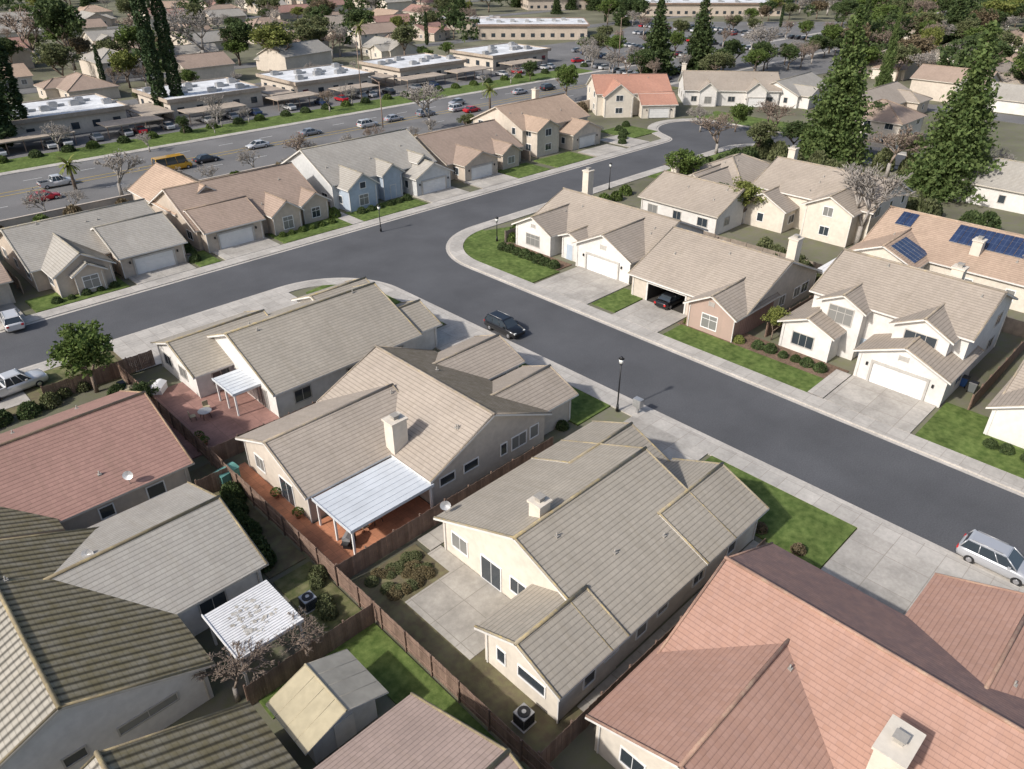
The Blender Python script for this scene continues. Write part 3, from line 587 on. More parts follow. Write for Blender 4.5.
# ---------------- small built things
def cover(label,x0,x1,y0,y1,z,mt,lat=False):
    root=empty('patio_cover',((x0+x1)/2,(y0+y1)/2,0),label=label,cat='patio cover'); off=(-(x0+x1)/2,-(y0+y1)/2,0); f=MB(off)
    if lat:
        n=int((y1-y0)/.2)
        for i in range(n): yy=y0+(y1-y0)*i/n; f.box(x0,x1,yy,yy+.165,z,z+.05)
        for i in range(int((x1-x0)/.7)+1): xx=x0+i*.7; f.box(xx,xx+.07,y0,y1,z-.14,z-.002)
        f.box(x0-.06,x0,y0-.06,y1+.06,z-.1,z+.12); f.box(x0,x1,y0-.06,y0,z-.1,z+.12)
    else:
        f.box(x0,x1,y0,y1,z,z+.1); f.box(x0-.05,x0,y0-.05,y1+.05,z-.08,z+.16); f.box(x0,x1,y0-.05,y0,z-.08,z+.16)
        n=int((y1-y0)/.5)
        for i in range(1,n): yy=y0+(y1-y0)*i/n; f.box(x0+.02,x1,yy-.02,yy+.02,z+.1,z+.13)
    cp=f.build('cover_panel',M[mt],root)
    if lat:
        f=MB(off); rn=random.Random(5)
        for q in range(60):
            a=rn.uniform(0,6.28); rr_=math.sqrt(rn.random()); cx,cy=(x0+x1)/2+math.cos(a)*1.3*rr_,(y0+y1)/2+math.sin(a)*1.5*rr_; s_=rn.uniform(.06,.2); b_=rn.uniform(0,3)
            f.face([(cx+math.cos(b_+k*1.57)*s_*rn.uniform(.6,1.2),cy+math.sin(b_+k*1.57)*s_*rn.uniform(.6,1.2),z+.055+q*.0006) for k in range(4)])
        f.build('leaf_litter',M['litter'],root)
    for x in (x0+.2,x1-.2):
        for y in (y0+.2,(y0+y1)/2,y1-.2):
            f=MB(off); f.box(x-.07,x+.07,y-.07,y+.07,0,z-.15); f.build('post',M['white'],root)
cover('pale grey flat patio cover over orange tiles beside the cream chimney',18.7,25.9,34.5,39.3,2.5,'covermetal')
cover('weathered white slatted patio cover between the near left houses',8.4,12.5,30.2,34.6,2.5,'white_lattice',True)
cover('small pale patio cover beside the red concrete patio',21.3,24.2,56.5,60.4,2.4,'covermetal')
cover('white patio cover behind the brick fronted house',84,90,29,34,2.5,'white')
root=empty('garden_shed',(10.75,25,0),label='tan garden shed with a two sided roof in the bottom left yard',cat='shed'); off=(-10.75,-25,0)
f=MB(off); f.box(8.8,12.7,23.5,26.6,0,2.0); f.build('wall',M['greyw'],root)
f=MB(off); 
for a,b,m in ((8.2,10.75,0),(13.3,10.75,1)):
    f.face([(a,23,2.05),(b,23,3.0),(b,27,3.0),(a,27,2.05)],m); f.face([(a,23,1.97),(b,23,2.92),(b,27,2.92),(a,27,1.97)],m); f.face([(a,23,1.97),(a,27,1.97),(a,27,2.05),(a,23,2.05)],2)
    f.face([(a,23,1.97),(a,23,2.05),(b,23,3.0),(b,23,2.92)],2)
    for i in range(5):
        y=23.03+3.94*i/4; f.tube((a,y,2.05),(b,y,3.0),.016,n=4,m=m)
f.tube((10.75,23,3.0),(10.75,27,3.0),.07,n=6,m=0)
f.face([(8.8,23.5,2),(12.7,23.5,2),(10.75,23.5,2.9)],2); f.build('roof',[M['shedtan'],M['shedtan_shade'],M['greyw']],root)
f=MB(off); f.box(10.1,11.3,23.44,23.5,.05,1.85); f.build('door',M['trimw'],root)
def fence(p,q,label,h=1.75,mt='fence',boards=True,group=None):
    p=Vector(p);q=Vector(q);L=(q-p).length;d=(q-p)/L; an=math.atan2(d.y,d.x)
    root=empty('fence',(p.x,p.y,0),an,label=label,cat='fence',group=group); n=max(1,round(L/2.4)); rr=random.Random(int(L*10))
    for i in range(n):
        x0=L*i/n; x1=L*(i+1)/n; f=MB(); hh=h+rr.uniform(-.05,.05)
        if boards:
            k=int((x1-x0)/.16)
            for j in range(k):
                a=x0+(x1-x0)*j/k; f.box(a,a+(x1-x0)/k-.012,-.012+rr.uniform(-.01,.01),.012,.04,hh+rr.uniform(-.03,.03))
            f.box(x0+.06,x1-.06,.02,.06,.4,.5); f.box(x0+.06,x1-.06,.02,.06,1.3,1.4)
        else: f.box(x0+.05,x1-.05,-.02,.02,.04,hh)
        f.build('fence_panel',M[mt],root); f=MB(); f.box(x0-.05,x0+.05,.021,.12,0,hh+.08); f.build('post',M[mt],root)
fence((16.6,4),(16.6,33.2),'brown board back fence behind the tan house with the small chimney')
fence((16.6,33.3),(16.6,51.4),'brown board back fence beside the orange tiled patio')
fence((16.6,51.6),(16.6,71),'brown board back fence along the red concrete patio')
fence((16.7,33.3),(37.5,33.3),'brown side fence between the chimney patio house and the tan house')
fence((16.7,15.0),(39,15.0),'brown side fence between the tan house and the big red roofed house')
fence((16.7,51.5),(38,51.5),'brown side fence between the corner house and the chimney patio house')
fence((8,29),(16.5,29),'brown fence below the white slatted cover')
fence((14,48.2),(16.5,48.2),'short brown fence stub beside the red brown tiled house')
fence((10,71.2),(20,71.2),'short brown fence behind the round leafy tree')
fence((70.5,49.4),(88,49.4),'brown side fence between the corner lot house and brick fronted house',boards=False)
fence((69,31.5),(88,31.5),'brown side fence between the brick fronted and two storey houses',boards=False)
fence((69,11.3),(88,11.3),'brown side fence right of the two storey pale house',boards=False)
fence((88.5,-5),(88.5,72),'long brown back fence behind the houses on the right',boards=False,mt='fence2')
fence((69,71.5),(88,71.5),'pale brown fence beside the corner lot house',boards=False,mt='fence2')
for i,x in enumerate((15.8,35.6,58.7,81.6,102.7)): fence((x,99.5),(x,121.5),'side fence %s of the far row, counted from the left'%('one two three four five'.split()[i]),boards=False,mt='fence2')
f=MB(); f.box(-80,150,124,124.25,0,2.0); f.box(-80,150,123.93,124.32,2.0,2.08)
f.build('block_wall',M['cedar'],label='long beige block wall between the far row of houses and the main road',cat='wall')
def lamp(px,py,ty,label):
    x,y=at(px,py); h=hgt(px,py,ty); root=empty('street_lamp',(x,y,.12),label=label,cat='street lamp'); f=MB(); f.tube((0,0,0),(0,0,.7),.16,.1,8); f.tube((0,0,.7),(0,0,h-.8),.07,.055,8); f.tube((0,0,h-.85),(0,0,h-.75),.14,.14,8); f.build('pole',M['black'],root)
    f=MB(); f.tube((0,0,h-.75),(0,0,h-.3),.16,.24,8); f.build('lantern',M['lightw'],root); f=MB(); f.tube((0,0,h-.3),(0,0,h-.05),.28,.05,8); f.build('lantern_cap',M['black'],root)
lamp(617,412,357,'black lantern street lamp beside the near road, in front of the tan house')
lamp(609,190,163,'small black street lamp on the far pavement near the road bend')
lamp(497,242,217,'small black street lamp on the corner lot lawn edge')
lamp(381,232,205,'small black street lamp before the blue gabled house lawn')
def cobra(px,py,ty,label,dx):
    x,y=at(px,py); h=hgt(px,py,ty); root=empty('street_light',(x,y,.12),label=label,cat='street light'); f=MB(); f.tube((0,0,0),(0,0,h),.14,.08,8); f.tube((0,0,h-.3),(0,dx,h+.5),.06,.05,6); f.build('pole',M['brownfascia'],root); f=MB(); f.box(-.18,.18,dx-.2,dx+.7,h+.42,h+.6); f.build('lamp_head',M['metal'],root)
cobra(383,128,82,'tall curved arm street light on the main road verge',3); cobra(618,70,18,'thin tall light pole by the parking lot',-2); cobra(362,100,35,'tall pole beside the main road beyond the palm',2); cobra(705,60,8,'tall parking lot light pole left of the far shops',2)
def bin_(px,py,label,mt):
    x,y=at(px,py); root=empty('trash_bin',(x,y,.0),label=label,cat='trash bin'); f=MB(); f.loft([[(a*.24,b*.27,.08) for a,b in((-1,-1),(1,-1),(1,1),(-1,1))],[(a*.3,b*.35,1.0) for a,b in((-1,-1),(1,-1),(1,1),(-1,1))]],smooth=False); f.build('bin_body',M[mt],root)
    f=MB(); f.loft([[(a*.33,b*.38,1.0) for a,b in((-1,-1),(1,-1),(1,1),(-1,1))],[(a*.28,b*.33,1.1) for a,b in((-1,-1),(1,-1),(1,1),(-1,1))]],smooth=False); f.build('bin_lid',M['black'],root)
    for s in (-.3,.3): f=MB(); f.tube((-.28,s-.04,.1),(-.28,s+.04,.1),.1,n=8); f.build('wheel',M['tyre'],root)
bin_(962,386,'blue trash bin beside the two storey house','binblue'); bin_(971,392,'grey trash bin beside the two storey house','bingrey'); bin_(645,292,'green trash bin beside the corner lot garage','bingreen'); bin_(190,262,'grey trash bin beside the second white garage in the far row','bingrey'); bin_(124,392,'green trash bin beside the round leafy tree','bingreen')
def acunit(x,y,label):
    root=empty('air_conditioner',(x,y,0),label=label,cat='air conditioner'); f=MB(); f.box(-.5,.5,-.5,.5,0,.1,1); f.box(-.42,.42,-.42,.42,.1,.95)
    for i in range(8):
        for a in ((-.44,-.42,-.4,.4),(.42,.44,-.4,.4),(-.4,.4,-.44,-.42)): f.box(*a,.15+i*.095,.2+i*.095,2)
    f.build('casing',[M['metal'],M['conc'],M['black']],root); f=MB(); f.tube((0,0,.95),(0,0,1.0),.36,.36,16); f.build('fan_grille',M['black'],root); f=MB(); f.tube((0,0,1.0),(0,0,1.03),.13,.13,10); f.build('fan_hub',M['metal'],root)
acunit(18.2,17.6,'grey air conditioner on the ground beside the tan house back wall'); acunit(14.2,33,'grey air conditioner near the white slatted patio cover')
x,y=at(350,546); root=empty('barbecue',(x,y,.07),.6,label='covered black barbecue on the orange tiled patio',cat='barbecue'); f=MB(); f.box(-.5,.5,-.3,.3,.1,.8); f.box(-.9,-.5,-.25,.25,.75,.8); f.box(.5,.9,-.25,.25,.75,.8); f.build('cart',M['black'],root); f=MB(); f.loft([[(-.5,-.3,.8),(-.5,-.3,1.0),(-.5,0,1.15),(-.5,.3,1.0),(-.5,.3,.8)],[(.5,-.3,.8),(.5,-.3,1.0),(.5,0,1.15),(.5,.3,1.0),(.5,.3,.8)]],smooth=False); f.build('lid',M['metal'],root)
x,y=at(637,414); root=empty('mailbox_cluster',(x,y,.12),label='grey cluster mailbox on a post beside the black street lamp',cat='mailbox'); f=MB(); f.box(-.1,.1,-.1,.1,0,.7); f.build('post',M['metal'],root); f=MB(); f.box(-.28,.28,-.4,.4,.7,1.5)
for i in range(3):
    for j in range(4): f.box(-.3,-.28,-.37+i*.25,-.14+i*.25,.75+j*.18,.9+j*.18)
f.build('mailbox_case',M['metal'],root)
def table(x,y,label,z=.09):
    root=empty('patio_table',(x,y,z),label=label,cat='table'); f=MB(); f.tube((0,0,.70),(0,0,.74),.6,.6,18); f.build('tabletop',M['metal'],root)
    for i in range(4): f=MB(); a=i*PI/2+.78; f.tube((math.cos(a)*.5,math.sin(a)*.5,0),(math.cos(a)*.35,math.sin(a)*.35,.7),.03,n=5); f.build('leg',M['black'],root)
def chair(x,y,rz,label,z=.09):
    root=empty('patio_chair',(x,y,z),rz,label=label,cat='chair'); f=MB(); f.box(-.25,.25,-.25,.25,.42,.47); f.build('seat',M['shedtan'],root); f=MB(); f.box(-.25,.25,.22,.27,.47,.95); f.build('backrest',M['shedtan'],root)
    for a in (-.22,.22):
        for b in (-.22,.22): f=MB(); f.tube((a,b,0),(a,b,.42),.02,n=5); f.build('leg',M['black'],root)
table(19.3,58.5,'round grey patio table on the red concrete patio'); chair(18.3,58.9,1.4,'patio chair left of the round table on the red patio'); chair(19.9,59.5,0,'patio chair behind the round table on the red patio')
table(22,36.6,'round grey patio table under the flat patio cover'); chair(20.9,36.4,1.5,'patio chair under the flat patio cover')
for i,(x,y,lb) in enumerate(((17.4,54.6,'clay pot with plant at the near end of the red patio'),(17.4,55.6,'second clay pot from the near end of the red patio'),(23.2,61.2,'clay pot with plant by the corner house wall'),(18.2,41,'clay pot on the orange tiles near the fence'),(18.2,44.2,'clay pot farthest along the orange tile strip'),(21,23.3,'clay pot on the bare back patio of the tan house'))):
    root=empty('plant_pot',(x,y,.08),label=lb,cat='plant pot'); f=MB(); f.tube((0,0,0),(0,0,.42),.17,.27,12); f.build('pot',M['pot'],root); f=MB(); rn=random.Random(i)
    for k in range(120):
        d=Vector((rn.gauss(0,1),rn.gauss(0,1),abs(rn.gauss(0,1)))).normalized()*.4; c=d+Vector((0,0,.45)); u=Vector((rn.gauss(0,1),rn.gauss(0,1),rn.gauss(0,1))).normalized()*.09; v_=u.cross(Vector((rn.gauss(0,1),rn.gauss(0,1),rn.gauss(0,1)))).normalized()*.06; f.face([c-u,c-v_,c+u,c+v_])
    f.build('plant',M['leaf'],root)
def sbox(px,py,rz,label,mt,w=.8,d=.5,h=1.2):
    x,y=at(px,py); root=empty('storage_box',(x,y,0),rz,label=label,cat='storage box'); f=MB(); f.box(-w,w,-d,d,0,h); f.build('box_body',M[mt],root); f=MB(); f.loft([[(-w-.06,-d-.06,h),(w+.06,-d-.06,h),(w+.06,d+.06,h),(-w-.06,d+.06,h)],[(-w,-.1,h+.25),(w,-.1,h+.25),(w,.1,h+.25),(-w,.1,h+.25)]],smooth=False); f.build('lid',M[mt],root)
sbox(229,482,.2,'teal storage box by the fence right of the red brown roof','teal'); sbox(126,402,.5,'low tan storage box in the yard below the round leafy tree','shedtan',1.4,.8,.8); sbox(160,392,.8,'white storage box beside the small dark tree','white_lattice',.7,.5,.8)
# ---------------- cars
paints={}
def paint(n,c,metal=.3):
    if n not in paints: paints[n]=plain('paint_'+n,c,.28,metal,.5,.6)
    return paints[n]
def car(label,x,y,rz,pn,pc,kind='sedan',cat='car',name='parked_car',group=None,z=.02):
    P=paint(pn,pc); root=empty(name,(x,y,z),rz,label=label,cat=cat,group=group)
    L,W,H,belt,hood={'sedan':(4.7,1.8,1.45,.93,.86),'suv':(4.8,1.9,1.72,1.08,1.0),'pickup':(5.6,1.98,1.88,1.12,1.1),'van':(5.2,2.0,2.1,1.15,1.1),'bus':(6.6,2.1,2.6,1.25,1.2)}[kind]
    w=W/2; l=L/2
    def ring(xx,ww,zt,zb): return [(xx,-ww*.86,zb),(xx,-ww,zb+.18),(xx,-ww,zt-.22),(xx,-ww*.93,zt-.04),(xx,-ww*.6,zt+.02),(xx,ww*.6,zt+.02),(xx,ww*.93,zt-.04),(xx,ww,zt-.22),(xx,ww,zb+.18),(xx,ww*.86,zb)]
    tr={'sedan':.95,'suv':1.08,'pickup':.72,'van':1.15,'bus':1.25}[kind]
    if kind=='pickup': rg=[ring(-l,w*.9,tr,.38),ring(-l+.3,w*.98,tr,.26),ring(-.85,w*.98,tr,.22),ring(-.8,w*.98,belt,.2),ring(.9,w,belt-.02,.2),ring(l-.9,w*.99,hood,.22),ring(l-.2,w*.95,hood-.1,.26),ring(l,w*.8,hood-.3,.36)]
    else: rg=[ring(-l,w*.82,tr-.18,.38),ring(-l+.12,w*.94,tr-.03,.26),ring(-l+.6,w,tr,.22),ring(-.6,w,belt,.2),ring(.9,w,belt-.02,.2),ring(l-.9,w*.99,hood-.0,.22),ring(l-.25,w*.92,hood-.12,.26),ring(l,w*.74,hood-.3,.36)]
    f=MB(); f.loft(rg)
    if kind=='pickup':
        for s in (-1,1): f.box(-l+.05,-.82,min(s*w*.86,s*w*.985),max(s*w*.86,s*w*.985),.5,1.14)
        f.box(-l,-l+.1,-w*.86,w*.86,.5,1.12)
    f.build('body',P,root)
    cb={'sedan':(-1.75,-1.05,.35,1.2),'suv':(-2.25,-1.95,.45,1.25),'pickup':(-.8,-.65,.75,1.4),'van':(-2.45,-2.3,1.2,2.05),'bus':(-3.2,-3.1,2.0,2.5)}[kind]
    b=belt-.04; ww=w*.92; tw=w*.74 if kind!='bus' else w*.86
    bt=[(cb[0],-ww,b),(cb[3],-ww,b),(cb[3],ww,b),(cb[0],ww,b)]; tp=[(cb[1],-tw,H-.06),(cb[2],-tw,H-.06),(cb[2],tw,H-.06),(cb[1],tw,H-.06)]
    f=MB(); f.loft([bt,tp],smooth=False); f.build('windows',M['glass'],root)
    f=MB(); e=.04; f.loft([[(cb[1]-e,-tw-.02,H-.08),(cb[2]+e,-tw-.02,H-.08),(cb[2]+e,tw+.02,H-.08),(cb[1]-e,tw+.02,H-.08)],[(cb[1]+.1,-tw+.12,H),(cb[2]-.15,-tw+.12,H),(cb[2]-.15,tw-.12,H),(cb[1]+.1,tw-.12,H)]],smooth=False); f.build('roof_panel',P,root)
    f=MB()
    for i in range(4): f.tube(bt[i],tp[i],.05,.045,5)
    for s in (-1,1):
        for q in ((.33,),(.68,)) if kind!='sedan' else ((.5,),):
            q=q[0]; f.tube((cb[0]+(cb[3]-cb[0])*q,s*ww,b),(cb[1]+(cb[2]-cb[1])*q,s*tw,H-.07),.035,.035,4)
    f.build('pillars',P,root)
    if kind=='suv':
        for s in (-1,1): f=MB(); f.tube((cb[1]+.2,s*(tw-.08),H+.03),(cb[2]-.3,s*(tw-.08),H+.03),.025,n=5); f.build('roof_rail',M['metal'],root)
    if kind=='pickup': f=MB(); f.box(-l+.11,-.85,-w*.85,w*.85,tr+.03,tr+.07); f.box(-l+.5,-1.4,-.5,.3,tr+.07,tr+.4); f.build('cargo_bed',M['black'],root)
    for s in (-1,1):
        for xx in (-l+.95,l-.95):
            f=MB(); f.tube((xx,s*(w-.24),.33),(xx,s*(w+.015),.33),.34,.34,16); wo=f.build('wheel',M['tyre'],root); f=MB(); f.tube((xx,s*(w+.015),.33),(xx,s*(w+.03),.33),.2,.17,10); f.build('rim',M['rim'],wo)
        f=MB(); f.box(l-.32,l-.08,min(s*w*.55,s*w*.84),max(s*w*.55,s*w*.84),hood-.32,hood-.17); f.build('headlight',M['lightw'],root)
        f=MB(); zt_=1.0 if kind=='pickup' else tr; f.box(-l-.02,-l+.2,min(s*w*.6,s*w*.88),max(s*w*.6,s*w*.88),zt_-.35,zt_-.14); f.build('taillight',M['lightr'],root)
        f=MB(); f.box(cb[3]-.55,cb[3]-.35,min(s*w*.98,s*w*1.12),max(s*w*.98,s*w*1.12),belt-.02,belt+.13); f.build('mirror',P,root)
    f=MB(); f.box(l-.06,l+.01,-w*.45,w*.45,.42,.62); f.build('grille',M['black'],root)
    return root
car('black SUV parked at the kerb of the near road',50.0,52.0,-PI/2,'black',(.012,.013,.016),'suv')
car('silver SUV cut off at the lower right edge on the near road',*at(999,558,.85),-PI/2,'lightsilver',(.45,.46,.48),'suv')
car('white SUV on the driveway at the left edge',*at(14,326),PI*.47,'white',(.6,.6,.6),'suv',z=.12)
car('white pickup truck by the round leafy tree at the left edge',*at(16,392),.1,'white',(.6,.6,.6),'pickup',cat='pickup truck',name='pickup_truck',z=.12)
car('red sedan on the main road at the left edge',*at(46,200),0,'red',(.5,.02,.03),'sedan')
car('white pickup truck on the main road behind the red sedan',*at(58,186),0,'white',(.6,.6,.6),'pickup',cat='pickup truck',name='pickup_truck')
car('yellow van with boxy roof on the main road',*at(174,170),0,'yellow',(.62,.33,.02),'bus',cat='van',name='van')
car('dark sedan right behind the yellow van',*at(207,162),0,'dark',(.03,.03,.035),'sedan')
car('white sedan driving alone on the main road',*at(258,148),PI,'white',(.6,.6,.6),'sedan')
car('grey sedan on the main road right of the lone white sedan',*at(311,135),0,'grey',(.25,.26,.28),'sedan')
car('white hatchback leading a row of cars on the main road',*at(368,127),0,'white',(.6,.6,.6),'suv')
car('silver car second in the row on the main road',*at(394,121),0,'silver',(.4,.4,.42),'sedan')
car('grey car parked third in the row on the main road',*at(426,116),0,'grey',(.25,.26,.28),'suv')
car('white SUV fourth in the row on the main road',*at(458,111),0,'white',(.6,.6,.6),'suv')
car('red hatchback between white cars on the main road',*at(472,112),0,'red',(.5,.02,.03),'sedan')
car('dark car inside the open garage of the brick fronted house',68.6,43.4,0,'black',(.012,.013,.016),'sedan',z=.14)
car('white car parked by the red roofed house at the bend',*at(603,80),0,'white',(.6,.6,.6),'sedan')
car('silver car on the main road near the palm',*at(520,94),0,'silver',(.4,.4,.42),'sedan')
car('dark SUV on the main road near the red roofed house',*at(548,90),0,'dark',(.03,.03,.035),'suv')
def minicar(col):
    f=MB()
    f.loft([[(x,-w,.3),(x,-w,t),(x,w,t),(x,w,.3)] for x,w,t in((-2.2,.75,.75),(-2,.88,.95),(1.2,.88,.95),(2.1,.8,.75),(2.25,.65,.6))],0,False)
    f.loft([[(-1.7,-.8,.94),(1.1,-.8,.94),(1.1,.8,.94),(-1.7,.8,.94)],[(-1.1,-.66,1.42),(.3,-.66,1.42),(.3,.66,1.42),(-1.1,.66,1.42)]],1,False)
    f.box(-1.12,.32,-.67,.67,1.42,1.47,0)
    for x in (-1.35,1.35):
        for s in (-1,1): f.tube((x,s*.7,.32),(x,s*.9,.32),.32,.32,8,2)
    return f.mesh('parked_car',[col,M['glass'],M['tyre']])
minis=[minicar(paint(n,c)) for n,c in (('white',(.6,.6,.6)),('silver',(.4,.4,.42)),('dark',(.03,.03,.035)),('red',(.5,.02,.03)),('navy',(.03,.05,.12)),('grey',(.25,.26,.28)))]
rr=random.Random(3)
def mini(x,y,rz,label,group):
    o=bpy.data.objects.new('parked_car',rr.choice(minis[:3]+minis)); COL.objects.link(o); o.location=(x,y,.13); o.rotation_euler=(0,0,rz); tag(o,label,'car',group)
LOTROWS=(((575,52),(690,76),22),((600,42),(735,66),26),((635,34),(790,56),28),((690,28),(840,44),26),((575,62),(660,84),14),((640,27),(760,38),22))
for row,(a,b,n) in enumerate(LOTROWS):
    A=at(*a);B=at(*b)
    for i in range(n):
        if rr.random()<.18: continue
        t=(i+.5)/n; mini(A[0]+(B[0]-A[0])*t,A[1]+(B[1]-A[1])*t,math.atan2(B[1]-A[1],B[0]-A[0])+PI/2,'small parked car in the big parking lot at the top','cars in the shopping parking lot')
for x in range(32,190,3):
    if rr.random()<.4: mini(x,174.5,PI/2,'parked car half under the carports beyond the main road','cars at the apartment carports')
for i,(x,y) in enumerate(((150,135.5),(171,141.5),(196,135),(215,149),(236,141),(128,150),(262,150))): mini(x,y,0 if y<146 else PI,'small car driving on the far part of the main road','cars on the far part of the main road')
# ---------------- vegetation
def leafquad(f,c,s,rn):
    a=Vector((rn.gauss(0,1),rn.gauss(0,1),rn.gauss(0,1))).normalized(); b=a.cross(Vector((rn.gauss(0,1),rn.gauss(0,1),rn.gauss(0,1)))).normalized()
    c=Vector(c); a*=s;b*=s*.6
    f.face([c-a,c-b*.9,c+a,c+b])
def crown_round(seed,clumps=120,per=40,size=.23,rx=3.3,rz=3.3,cz=6.2):
    rn=random.Random(seed); f=MB()
    lob=[(rn.uniform(-1,1)*rx*.5,rn.uniform(-1,1)*rx*.5,cz+rn.uniform(-.5,.6)*rz*.6,rn.uniform(.45,.7)) for _ in range(7)]
    for i in range(clumps):
        L=rn.choice(lob); d=Vector((rn.gauss(0,1),rn.gauss(0,1),rn.gauss(0,1)*.9+.25)).normalized()*rn.uniform(.6,1.02)
        c=Vector((L[0]+d.x*rx*L[3],L[1]+d.y*rx*L[3],L[2]+d.z*rz*L[3])); cr=rn.uniform(.45,.9)
        for j in range(per):
            o=Vector((rn.gauss(0,1),rn.gauss(0,1),rn.gauss(0,.8))).normalized()*cr*rn.uniform(.4,1.1); leafquad(f,c+o,size*rn.uniform(.7,1.3),rn)
    return f
def limbs(f,rn,p,d,L,r,dep,spread=.55,nb=3,n=4,up=.15,k=.76):
    q=p+d*L; f.tube(p,q,r,r*k,n,0)
    if dep==0: return
    for i in range(nb):
        dd=(d+Vector((rn.gauss(0,1),rn.gauss(0,1),rn.gauss(0,.6)+up))*spread).normalized(); limbs(f,rn,q,dd,L*rn.uniform(.62,.86),r*k*.97,dep-1,spread,nb,max(3,n-1),up,k)
def trunk_mesh(seed,h=4.2,r=.24):
    rn=random.Random(seed); f=MB(); limbs(f,rn,Vector((0,0,-.1)),Vector((0,0,1)),h*.62,r,3,.5,3,7,.3,.68); return f
def conif(seed,R0=2.7,den=1.0,ls=.125):
    rn=random.Random(seed); f=MB(); z=.3
    while z<9.9:
        rad=R0*(1-z/10.1)**.85*rn.uniform(.85,1.1); n=max(7,int((7+rad*9)*den))
        for k in range(n):
            a=rn.uniform(0,2*PI); rr_=rad*rn.uniform(.65,1.15); m=max(2,int(rr_*5)); zz=z+rn.uniform(-.1,.1)
            for j in range(m):
                t=(j+.6)/m; c=(math.cos(a)*rr_*t,math.sin(a)*rr_*t,zz-.12*rr_*t+.1*t*t)
                for q in range(3 if j>m*.4 else 2): leafquad(f,(c[0]+rn.gauss(0,.13),c[1]+rn.gauss(0,.13),c[2]+rn.gauss(0,.10)),ls*rn.uniform(.7,1.4),rn)
        z+=.17
    return f
def cypress(seed):
    rn=random.Random(seed); f=MB()
    for i in range(5200):
        z=rn.uniform(.2,10); rad=.5*min(1,(10.2-z)/3.0)**.7*min(1,z/1.2+.4)*(1+.12*math.sin(z*5+seed)); a=rn.uniform(0,2*PI); q=rad*rn.uniform(.75,1.04); leafquad(f,(math.cos(a)*q,math.sin(a)*q,z),.11*rn.uniform(.7,1.4),rn)
    return f
def bare(seed,dep=6):
    rn=random.Random(seed); f=MB(); limbs(f,rn,Vector((0,0,-.1)),Vector((rn.uniform(-.05,.05),0,1)),2.15,.17,dep,.46,3,6,.25); return f
def shrubm(seed,size=.12,n=900):
    rn=random.Random(seed); f=MB()
    for i in range(n):
        d=Vector((rn.gauss(0,1),rn.gauss(0,1),abs(rn.gauss(0,1))*.9)).normalized()*rn.uniform(.82,1.02); leafquad(f,(d.x,d.y,d.z*.95+.05),size*rn.uniform(.7,1.4),rn)
    return f
CR=[crown_round(i).mesh('crown',M['leaf']) for i in range(3)]
def variants(meshes,mk):
    out=[]
    for m in meshes:
        c=m.copy(); c.materials.clear(); c.materials.append(M[mk]); out.append(c)
    return out
crowns={'leaf':CR,'leafy':variants(CR,'leafy'),'leafd':variants(CR,'leafd'),'leafo':variants(CR,'leafo'),'leafr':variants(CR,'leafr')}
TK=[trunk_mesh(i).mesh('trunk',M['bark']) for i in range(2)]
f=MB(); f.tube((0,0,-.1),(0,0,9.6),.2,.03,8); CT=f.mesh('trunk',M['bark']); f=MB(); f.tube((0,0,-.1),(0,0,2),.16,.1,7); ST=f.mesh('trunk',M['bark'])
CN=[conif(i).mesh('crown',M['conif']) for i in (1,2)]; CY=[cypress(i).mesh('crown',M['cypr']) for i in (1,2)]
CND=[conif(3,2.5,.6,.17).mesh('crown',M['leafd'])]
BR=[bare(i,6).mesh('branches',M['barkg']) for i in (1,2,3)]; BRR=variants(BR,'barkr')
BT=MB(); BT.tube((0,0,-.1),(0,0,2.1),.25,.18,8); BTm=BT.mesh('trunk',M['barkg'])
NR=[0]
def tree(kind,x,y,h,label,group=None,wf=1.0,mt='leaf',cat='tree'):
    if kind=='round': NR[0]+=1
    nm={'round':'leafy_tree','conif':'conifer_tree','conifd':'conifer_tree','cyp':'cypress_tree','bare':'bare_tree','barer':'bare_tree'}[kind]
    root=empty(nm,(x,y,0),rr.uniform(0,6.28),label=label,cat=cat,group=group); s=h/10; root.scale=(s*wf,s*wf,s)
    a,b={'round':(rr.choice(TK),rr.choice(crowns[mt])),'conif':(CT,rr.choice(CN)),'conifd':(CT,rr.choice(CND)),'cyp':(ST,rr.choice(CY)),'bare':(BTm,rr.choice(BR)),'barer':(BTm,rr.choice(BRR))}[kind]
    for n_,me in (('trunk',a),('branches' if 'bare' in kind else 'crown',b)):
        o=bpy.data.objects.new(n_,me); COL.objects.link(o); o.parent=root
    return root
def T(kind,px,py,ty,label,wf=1,mt='leaf',group=None):
    x,y=at(px,py); tree(kind,x,y,max(1.5,hgt(px,py,ty)),label,group,wf,mt)
T('conif',828,160,6,'tallest conifer standing above the cream two storey house',1.05)
T('conif',942,194,22,'big conifer right of the orange roofed house',1.05)
T('conifd',655,76,-4,'left of the two dark conifers above the red roofed house',1.2); T('conifd',697,74,-8,'right of the two dark conifers above the red roofed house',1.1)
T('conif',880,98,5,'slim conifer between the two big ones',.42)
T('cyp',164,116,-45,'left column of the cypress pair beside the main road',.95); T('cyp',181,114,-30,'right column of the cypress pair beside the main road',.95)
T('cyp',4,150,-30,'dark cypress at the left edge beside the main road',1.8); T('cyp',24,140,20,'shorter dark cypress right of the edge cypress',1.7)
T('round',97,392,320,'round leafy tree beside the near left pickup truck',1.2); T('round',148,412,382,'small dark tree right of the round leafy tree',1.1,'leafd')
T('round',676,192,144,'round green tree behind the corner lot house',1.25); T('round',741,224,178,'yellow green bushy tree between the back houses',1.2,'leafy'); T('round',716,212,180,'dark green bushy tree left of the yellow green one',1.1,'leafd')
